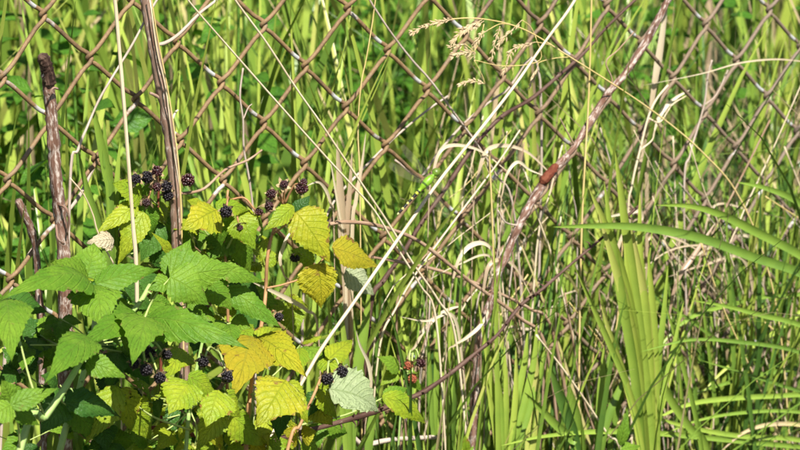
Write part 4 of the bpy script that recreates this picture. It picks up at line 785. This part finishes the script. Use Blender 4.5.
cluster(yp, (268, 320), [(279, 317, 'k', .9)], -0.10)
SHIFT[0] = 0.0
# --- the shoot with red berries
rp = thing('raspberry_shoot', 'small raspberry shoot with unripe red berries above the thorny cane', 'raspberry plant', pw(398, 450, -0.08) * (1, 1, 0))
cane(rp, [(414, 352, -.085), (408, 372, -.085), (402, 400, -.085), (398, 450, -.085)], 2.4, 'stem_green', -0.085, 4)
leaf(rp, [(408, 372, -.085), (400, 368, -.085)], [((400, 368), (376, 356), 16, 'green', -.09, {}), ((400, 370), (380, 386), 14, 'lime', -.085, {}), ((404, 372), (424, 392), 14, 'green', -.075, {})], o=-0.085)
cluster(rp, (412, 352), [(408, 366, 'r', .95), (412, 379, 'r', .95), (421, 363, 'm', .95)], -0.1, 'petiole')
# --- the upper shoot behind the thick cane
up = thing('raspberry_shoot', 'raspberry shoot with ripe dark berries behind the thick upright cane', 'raspberry plant', pw(160, 450, -0.02) * (1, 1, 0))
cane(up, [(160, 178, -.02), (158, 205, -.02), (158, 240, -.02), (160, 300, -.02), (162, 450, -.02)], 3.4, 'cane_rust', -0.02, 10)
leaf(up, [(158, 205, -.02), (148, 198, -.03), (140, 196, -.035)], [((142, 196), (112, 183), 26, 'lime', -.04, dict(cup=0.1)), ((142, 198), (148, 174), 16, 'green', -.03, {}), ((138, 205), (96, 234), 18, 'lime', -.045, dict(arch=0.05)), ((144, 212), (118, 266), 24, 'lime', -.05, dict(arch=0.1)), ((145, 205), (152, 238), 26, 'green', -.03, {})], o=-0.03)
leaf(up, [(158, 220, -.02), (165, 222, -.03)], [((172, 254), (151, 232), 9, 'lime', -.06, dict(teeth=2)), ((165, 222), (196, 250), 30, 'green', -.025, {}), ((160, 222), (140, 262), 28, 'dark', -.025, {}), ((160, 240), (175, 280), 28, 'dark', -.025, {})], o=-0.03)
cluster(up, (158, 190), [(136, 179, 'k', .95), (147, 177, 'k', 1.15), (157, 171, 'm', 1.0), (157, 187, 'm', .85), (166, 187, 'k', 1.2), (188, 180, 'm', 1.25), (168, 196, 'k', 1.0), (146, 203, 'm', .8)], -0.05)
# --- shoot right of the thick cane
mp_ = thing('raspberry_shoot', 'yellow-leaved raspberry shoot with one black berry right of the thick cane', 'raspberry plant', pw(225, 450, -0.06) * (1, 1, 0))
cane(mp_, [(228, 190, -.05), (224, 230, -.055), (226, 270, -.06), (228, 330, -.06), (226, 450, -.06)], 3.4, 'petiole_red', -0.06, 10)
leaf(mp_, [(224, 230, -.055), (218, 215, -.07)], [((217, 210), (181, 230), 36, 'yellow', -.085, dict(ot=-.095, cup=0.15, arch=0.1)), ((216, 206), (250, 210), 17, 'lime', -.08, {}), ((200, 206), (186, 200), 12, 'lime', -.08, {}), ((218, 212), (222, 246), 26, 'green', -.07, {})], o=-0.07)
leaf(mp_, [(226, 250, -.06), (234, 235, -.07), (240, 220, -.075)], [((240, 216), (256, 250), 27, 'lime', -.085, dict(ot=-.1, cup=0.2)), ((238, 218), (262, 214), 16, 'lime', -.08, {}), ((232, 228), (250, 275), 28, 'green', -.06, {}), ((230, 235), (205, 262), 30, 'green', -.055, {})], o=-0.07)
leaf(mp_, [(226, 270, -.06), (236, 280, -.06)], [((236, 280), (262, 300), 26, 'dark', -.055, {}), ((232, 276), (212, 300), 28, 'dark', -.05, {}), ((238, 282), (246, 318), 28, 'dark', -.05, {})], o=-0.06)
cluster(mp_, (230, 200), [(226, 212, 'k', 1.15, -.115), (259, 212, 'm', .75), (240, 228, 'm', .6)], -0.09)
# --- more foliage, lower and half hidden, on the same plants
def fill(par, cane_pt, nodes, o, kinds, seed, size=(22, 32)):
    r_ = np.random.default_rng(seed)
    for (nu_, nv_) in nodes:
        ll = []; a0 = r_.uniform(0, 6.28)
        for k in range(3):
            a = a0 + (k - 1) * r_.uniform(1.1, 1.7); L_ = r_.uniform(*size) * (1.2 if k == 1 else 1); oo = o + r_.uniform(-0.012, 0.012)
            ll.append(((nu_ + 3 * math.cos(a), nv_ + 3 * math.sin(a)), (nu_ + L_ * math.cos(a), nv_ + L_ * math.sin(a) * 0.85 + 6), L_ * r_.uniform(0.62, 0.85), kinds[r_.integers(len(kinds))], oo, dict(ot=oo - r_.uniform(0, 0.025), arch=r_.uniform(0.04, 0.16), cup=r_.uniform(0.1, 0.3), roll=r_.normal() * 0.3, holes=bool(r_.random() < 0.15))))
        leaf(par, [(cane_pt[0], cane_pt[1], o + 0.01), ((cane_pt[0] + nu_) / 2 + 4, (cane_pt[1] + nv_) / 2, o), (nu_, nv_, o)], ll, 'petiole', 1.6, o)
fill(mp_, (226, 270), [(200, 225), (238, 246), (262, 232), (205, 255), (262, 262), (222, 262)], -0.045, ['lime', 'lime', 'green'], 1, (20, 28))
fill(mp_, (228, 330), [(250, 290), (215, 312), (285, 300), (235, 335)], -0.04, ['lime', 'dark', 'green'], 2)
SHIFT[0] = -0.05
fill(yp, (250, 395), [(300, 345), (275, 405), (240, 430), (318, 420), (290, 435)], -0.075, ['lime', 'green', 'lime'], 3, (20, 30))
fill(yp, (190, 410), [(160, 420), (135, 400), (178, 440), (215, 440), (205, 400), (150, 395)], -0.10, ['lime', 'dark', 'lime', 'green'], 4, (20, 30))
fill(yp, (250, 395), [(250, 436), (225, 446), (300, 440), (268, 448), (310, 400)], -0.13, ['lime', 'yellow', 'lime'], 31, (18, 28))
fill(yp, (190, 410), [(175, 432), (150, 440), (195, 446)], -0.14, ['lime', 'lime', 'green'], 32, (18, 26))
fill(gp, (92, 345), [(130, 300), (60, 318), (185, 305), (228, 322), (30, 345), (120, 345)], -0.145, ['green'], 33, (15, 24))
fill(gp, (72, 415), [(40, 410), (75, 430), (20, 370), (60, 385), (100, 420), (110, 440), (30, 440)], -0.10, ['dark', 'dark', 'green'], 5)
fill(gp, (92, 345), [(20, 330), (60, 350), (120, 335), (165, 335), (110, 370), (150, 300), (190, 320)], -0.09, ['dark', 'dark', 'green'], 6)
SHIFT[0] = 0.0
fill(up, (158, 240), [(130, 195), (175, 210), (125, 240), (160, 262), (110, 262)], -0.012, ['lime', 'green', 'lime', 'dark'], 7, (18, 27))
# --- withered leaf and sprout
v, f, u = leaf_geo(pw(114, 240, -.1), pw(86, 243, -.11), 20 * S(), 0.1, 0.35, 0.2, seed=5, pleat=2.2, teeth=5)
wl = mesh('withered_leaf', v, f, 'dead', uv=u, base=pw(100, 244, -.105)); tag(wl, 'cream withered leaf caught between the broken cane and cream stalk', 'dead leaf')
sp_ = thing('seedling', 'tiny yellow-green sprout at the bottom edge, centre', 'plant', pw(466, 455, -0.12) * (1, 1, 0))
cane(sp_, [(466, 447), (466, 460)], 1.6, 'petiole', -0.12, name='stem')
leaflet(sp_, (466, 452), (465, 435), 8, 'lime', -.12, teeth=3); leaflet(sp_, (466, 455), (474, 446), 6, 'green', -.12, teeth=3)
sp2 = thing('seedling', 'bright green sprout with pointed leaf at the bottom edge, right of centre', 'plant', pw(622, 455, -0.17) * (1, 1, 0))
cane(sp2, [(621, 436), (620, 462)], 1.6, 'petiole', -0.17, name='stem')
leaflet(sp2, (620, 446), (628, 408), 10, 'green', -.17, teeth=3); leaflet(sp2, (620, 450), (640, 446), 14, 'green', -.17, teeth=3)

# ---------------------------------------------------------------- dragonfly
def dragonfly():
    m, N, L = new_mat('dragonfly_body')
    uv = N.new('ShaderNodeUVMap'); sp = N.new('ShaderNodeSeparateXYZ'); L.new(uv.outputs[0], sp.inputs[0]); t_ = sp.outputs[0]
    r = ramp(N, [(0.0, (0.55, 0.56, 0.25)), (0.04, (0.008, 0.008, 0.006)), (0.12, (0.50, 0.48, 0.12)), (0.155, (0.008, 0.008, 0.006)), (0.235, (0.50, 0.48, 0.12)), (0.27, (0.008, 0.008, 0.006)), (0.34, (0.50, 0.48, 0.12)), (0.375, (0.008, 0.008, 0.006)), (0.45, (0.40, 0.45, 0.04)), (0.49, (0.02, 0.025, 0.008)),
                 (0.52, (0.20, 0.36, 0.02)), (0.64, (0.05, 0.10, 0.012)), (0.67, (0.17, 0.33, 0.02)), (0.78, (0.14, 0.27, 0.02)), (0.9, (0.10, 0.16, 0.02))], 'CONSTANT')
    L.new(t_, r.inputs[0]); p = N.new('ShaderNodeBsdfPrincipled'); L.new(r.outputs[0], p.inputs['Base Color']); p.inputs['Roughness'].default_value = 0.4
    o = N.new('ShaderNodeOutputMaterial'); L.new(p.outputs[0], o.inputs[0]); M['dragon'] = m
    m, N, L = new_mat('dragonfly_wing')
    uv = N.new('ShaderNodeUVMap'); v = N.new('ShaderNodeTexVoronoi'); v.feature = 'DISTANCE_TO_EDGE'; v.inputs['Scale'].default_value = 14; L.new(uv.outputs[0], v.inputs['Vector'])
    r = ramp(N, [(0.015, (0.35,) * 3), (0.04, (0.035,) * 3)]); L.new(v.outputs['Distance'], r.inputs[0])
    p = N.new('ShaderNodeBsdfPrincipled'); p.inputs['Base Color'].default_value = (0.30, 0.27, 0.2, 1); p.inputs['Roughness'].default_value = 0.15
    tr = N.new('ShaderNodeBsdfTransparent'); mx = N.new('ShaderNodeMixShader'); L.new(r.outputs[0], mx.inputs[0]); L.new(tr.outputs[0], mx.inputs[1]); L.new(p.outputs[0], mx.inputs[2])
    o = N.new('ShaderNodeOutputMaterial'); L.new(mx.outputs[0], o.inputs[0]); M['wing'] = m
    M['eye'] = mat_simple('dragonfly_eye', (0.10, 0.20, 0.03), (0.20, 0.30, 0.05), 800, 0.2)
    o_ = -0.165
    A, B = pw(397, 215, o_ + .004), pw(439, 169, o_ - .004); ax = nrm(B - A); L_ = np.linalg.norm(B - A); up_ = nrm(np.array(SDIR) * .4 + nrm(CAM - A) - ax * ((np.array(SDIR) * .4 + nrm(CAM - A)) @ ax)); sd = np.cross(ax, up_)
    t = thing('dragonfly', 'green dragonfly with black and yellow banded tail on the long cream stalk', 'dragonfly', (A + B) / 2)
    prof = [(0, .15, 0), (.02, .9, 0), (.1, 1.15, 0), (.2, 1.05, 0), (.3, 1.05, 0), (.4, 1.2, 0), (.48, 1.55, 0), (.54, 1.75, 0), (.57, 1.5, .1), (.60, 2.4, .5), (.66, 3.3, .9), (.74, 3.6, 1.0), (.80, 3.1, .7), (.85, 1.9, .3), (.865, 1.1, .1), (.88, 1.6, .1), (.90, 2.9, 0), (.94, 3.2, -.2), (.98, 2.3, -.4), (1, .5, -.5)]
    V, U, F = [], [], []; sd_n = 12
    for (q, rr, hh) in prof:
        for k in range(sd_n):
            a = 2 * math.pi * k / sd_n; wr = rr * (1.0 if q < .87 else 1.15)
            V.append(A + ax * L_ * q + (sd * math.cos(a) * wr + up_ * (math.sin(a) * rr + hh * .4)) * S() * 1.25); U.append((q, k / sd_n))
    F = [(i * sd_n + k, i * sd_n + (k + 1) % sd_n, (i + 1) * sd_n + (k + 1) % sd_n, (i + 1) * sd_n + k) for i in range(len(prof) - 1) for k in range(sd_n)] + [tuple(range(sd_n))[::-1], tuple((len(prof) - 1) * sd_n + k for k in range(sd_n))]
    mesh('body', np.array(V), F, 'dragon', t, uv=np.array(U))
    for s in (-1, 1):
        c = A + ax * L_ * .935 + sd * s * 2.4 * S() + up_ * .8 * S(); vv, ff = [], []
        n1, n2 = 8, 10
        for i in range(n1 + 1):
            for k in range(n2):
                th = math.pi * i / n1; ph = 2 * math.pi * k / n2; vv.append(c + S() * (ax * 2.0 * math.cos(th) + sd * 1.7 * math.sin(th) * math.cos(ph) + up_ * 1.9 * math.sin(th) * math.sin(ph)))
        ff = [(i * n2 + k, i * n2 + (k + 1) % n2, (i + 1) * n2 + (k + 1) % n2, (i + 1) * n2 + k) for i in range(n1) for k in range(n2)]
        mesh('eye', vv, ff, 'eye', t)
        for (q0, ang, ln, wd) in ((.80, 0.16, 0.031, .0072), (.69, -0.22, 0.029, .0088)):
            b = A + ax * L_ * q0 + up_ * 3.2 * S() + sd * s * 1.2 * S(); d = nrm(sd * s * math.cos(ang) + ax * math.sin(ang) - up_ * 0.12); c2 = nrm(ax - d * (ax @ d)); vv, uu = [], []
            for i in range(9):
                q = i / 8; wf = wd * (math.sin(math.pi * min(1, .12 + .82 * q)) ** .5) * (.55 + .45 * q)
                vv += [b + d * ln * q + c2 * wf * .3, b + d * ln * q - c2 * wf * .7]; uu += [(q * 3, 0), (q * 3, 1)]
            mesh('wing', vv, [(2 * i, 2 * i + 1, 2 * i + 3, 2 * i + 2) for i in range(8)], 'wing', t, uv=np.array(uu))
        for q0, fx in ((.84, 3.5), (.78, 0.5), (.70, -2.5)):
            b = A + ax * L_ * q0 - up_ * 2 * S() + sd * s * 1.5 * S()
            C = spline([b, b + (sd * s * 3.5 + ax * fx * .5 - up_ * 1.0) * S(), b + (sd * (s * 2.6 + 1.5) + ax * fx - up_ * 5) * S()], 4); v, f, u = tube_geo(C, .00028, 5); mesh('leg', v, f, 'char', t, uv=u)
dragonfly()
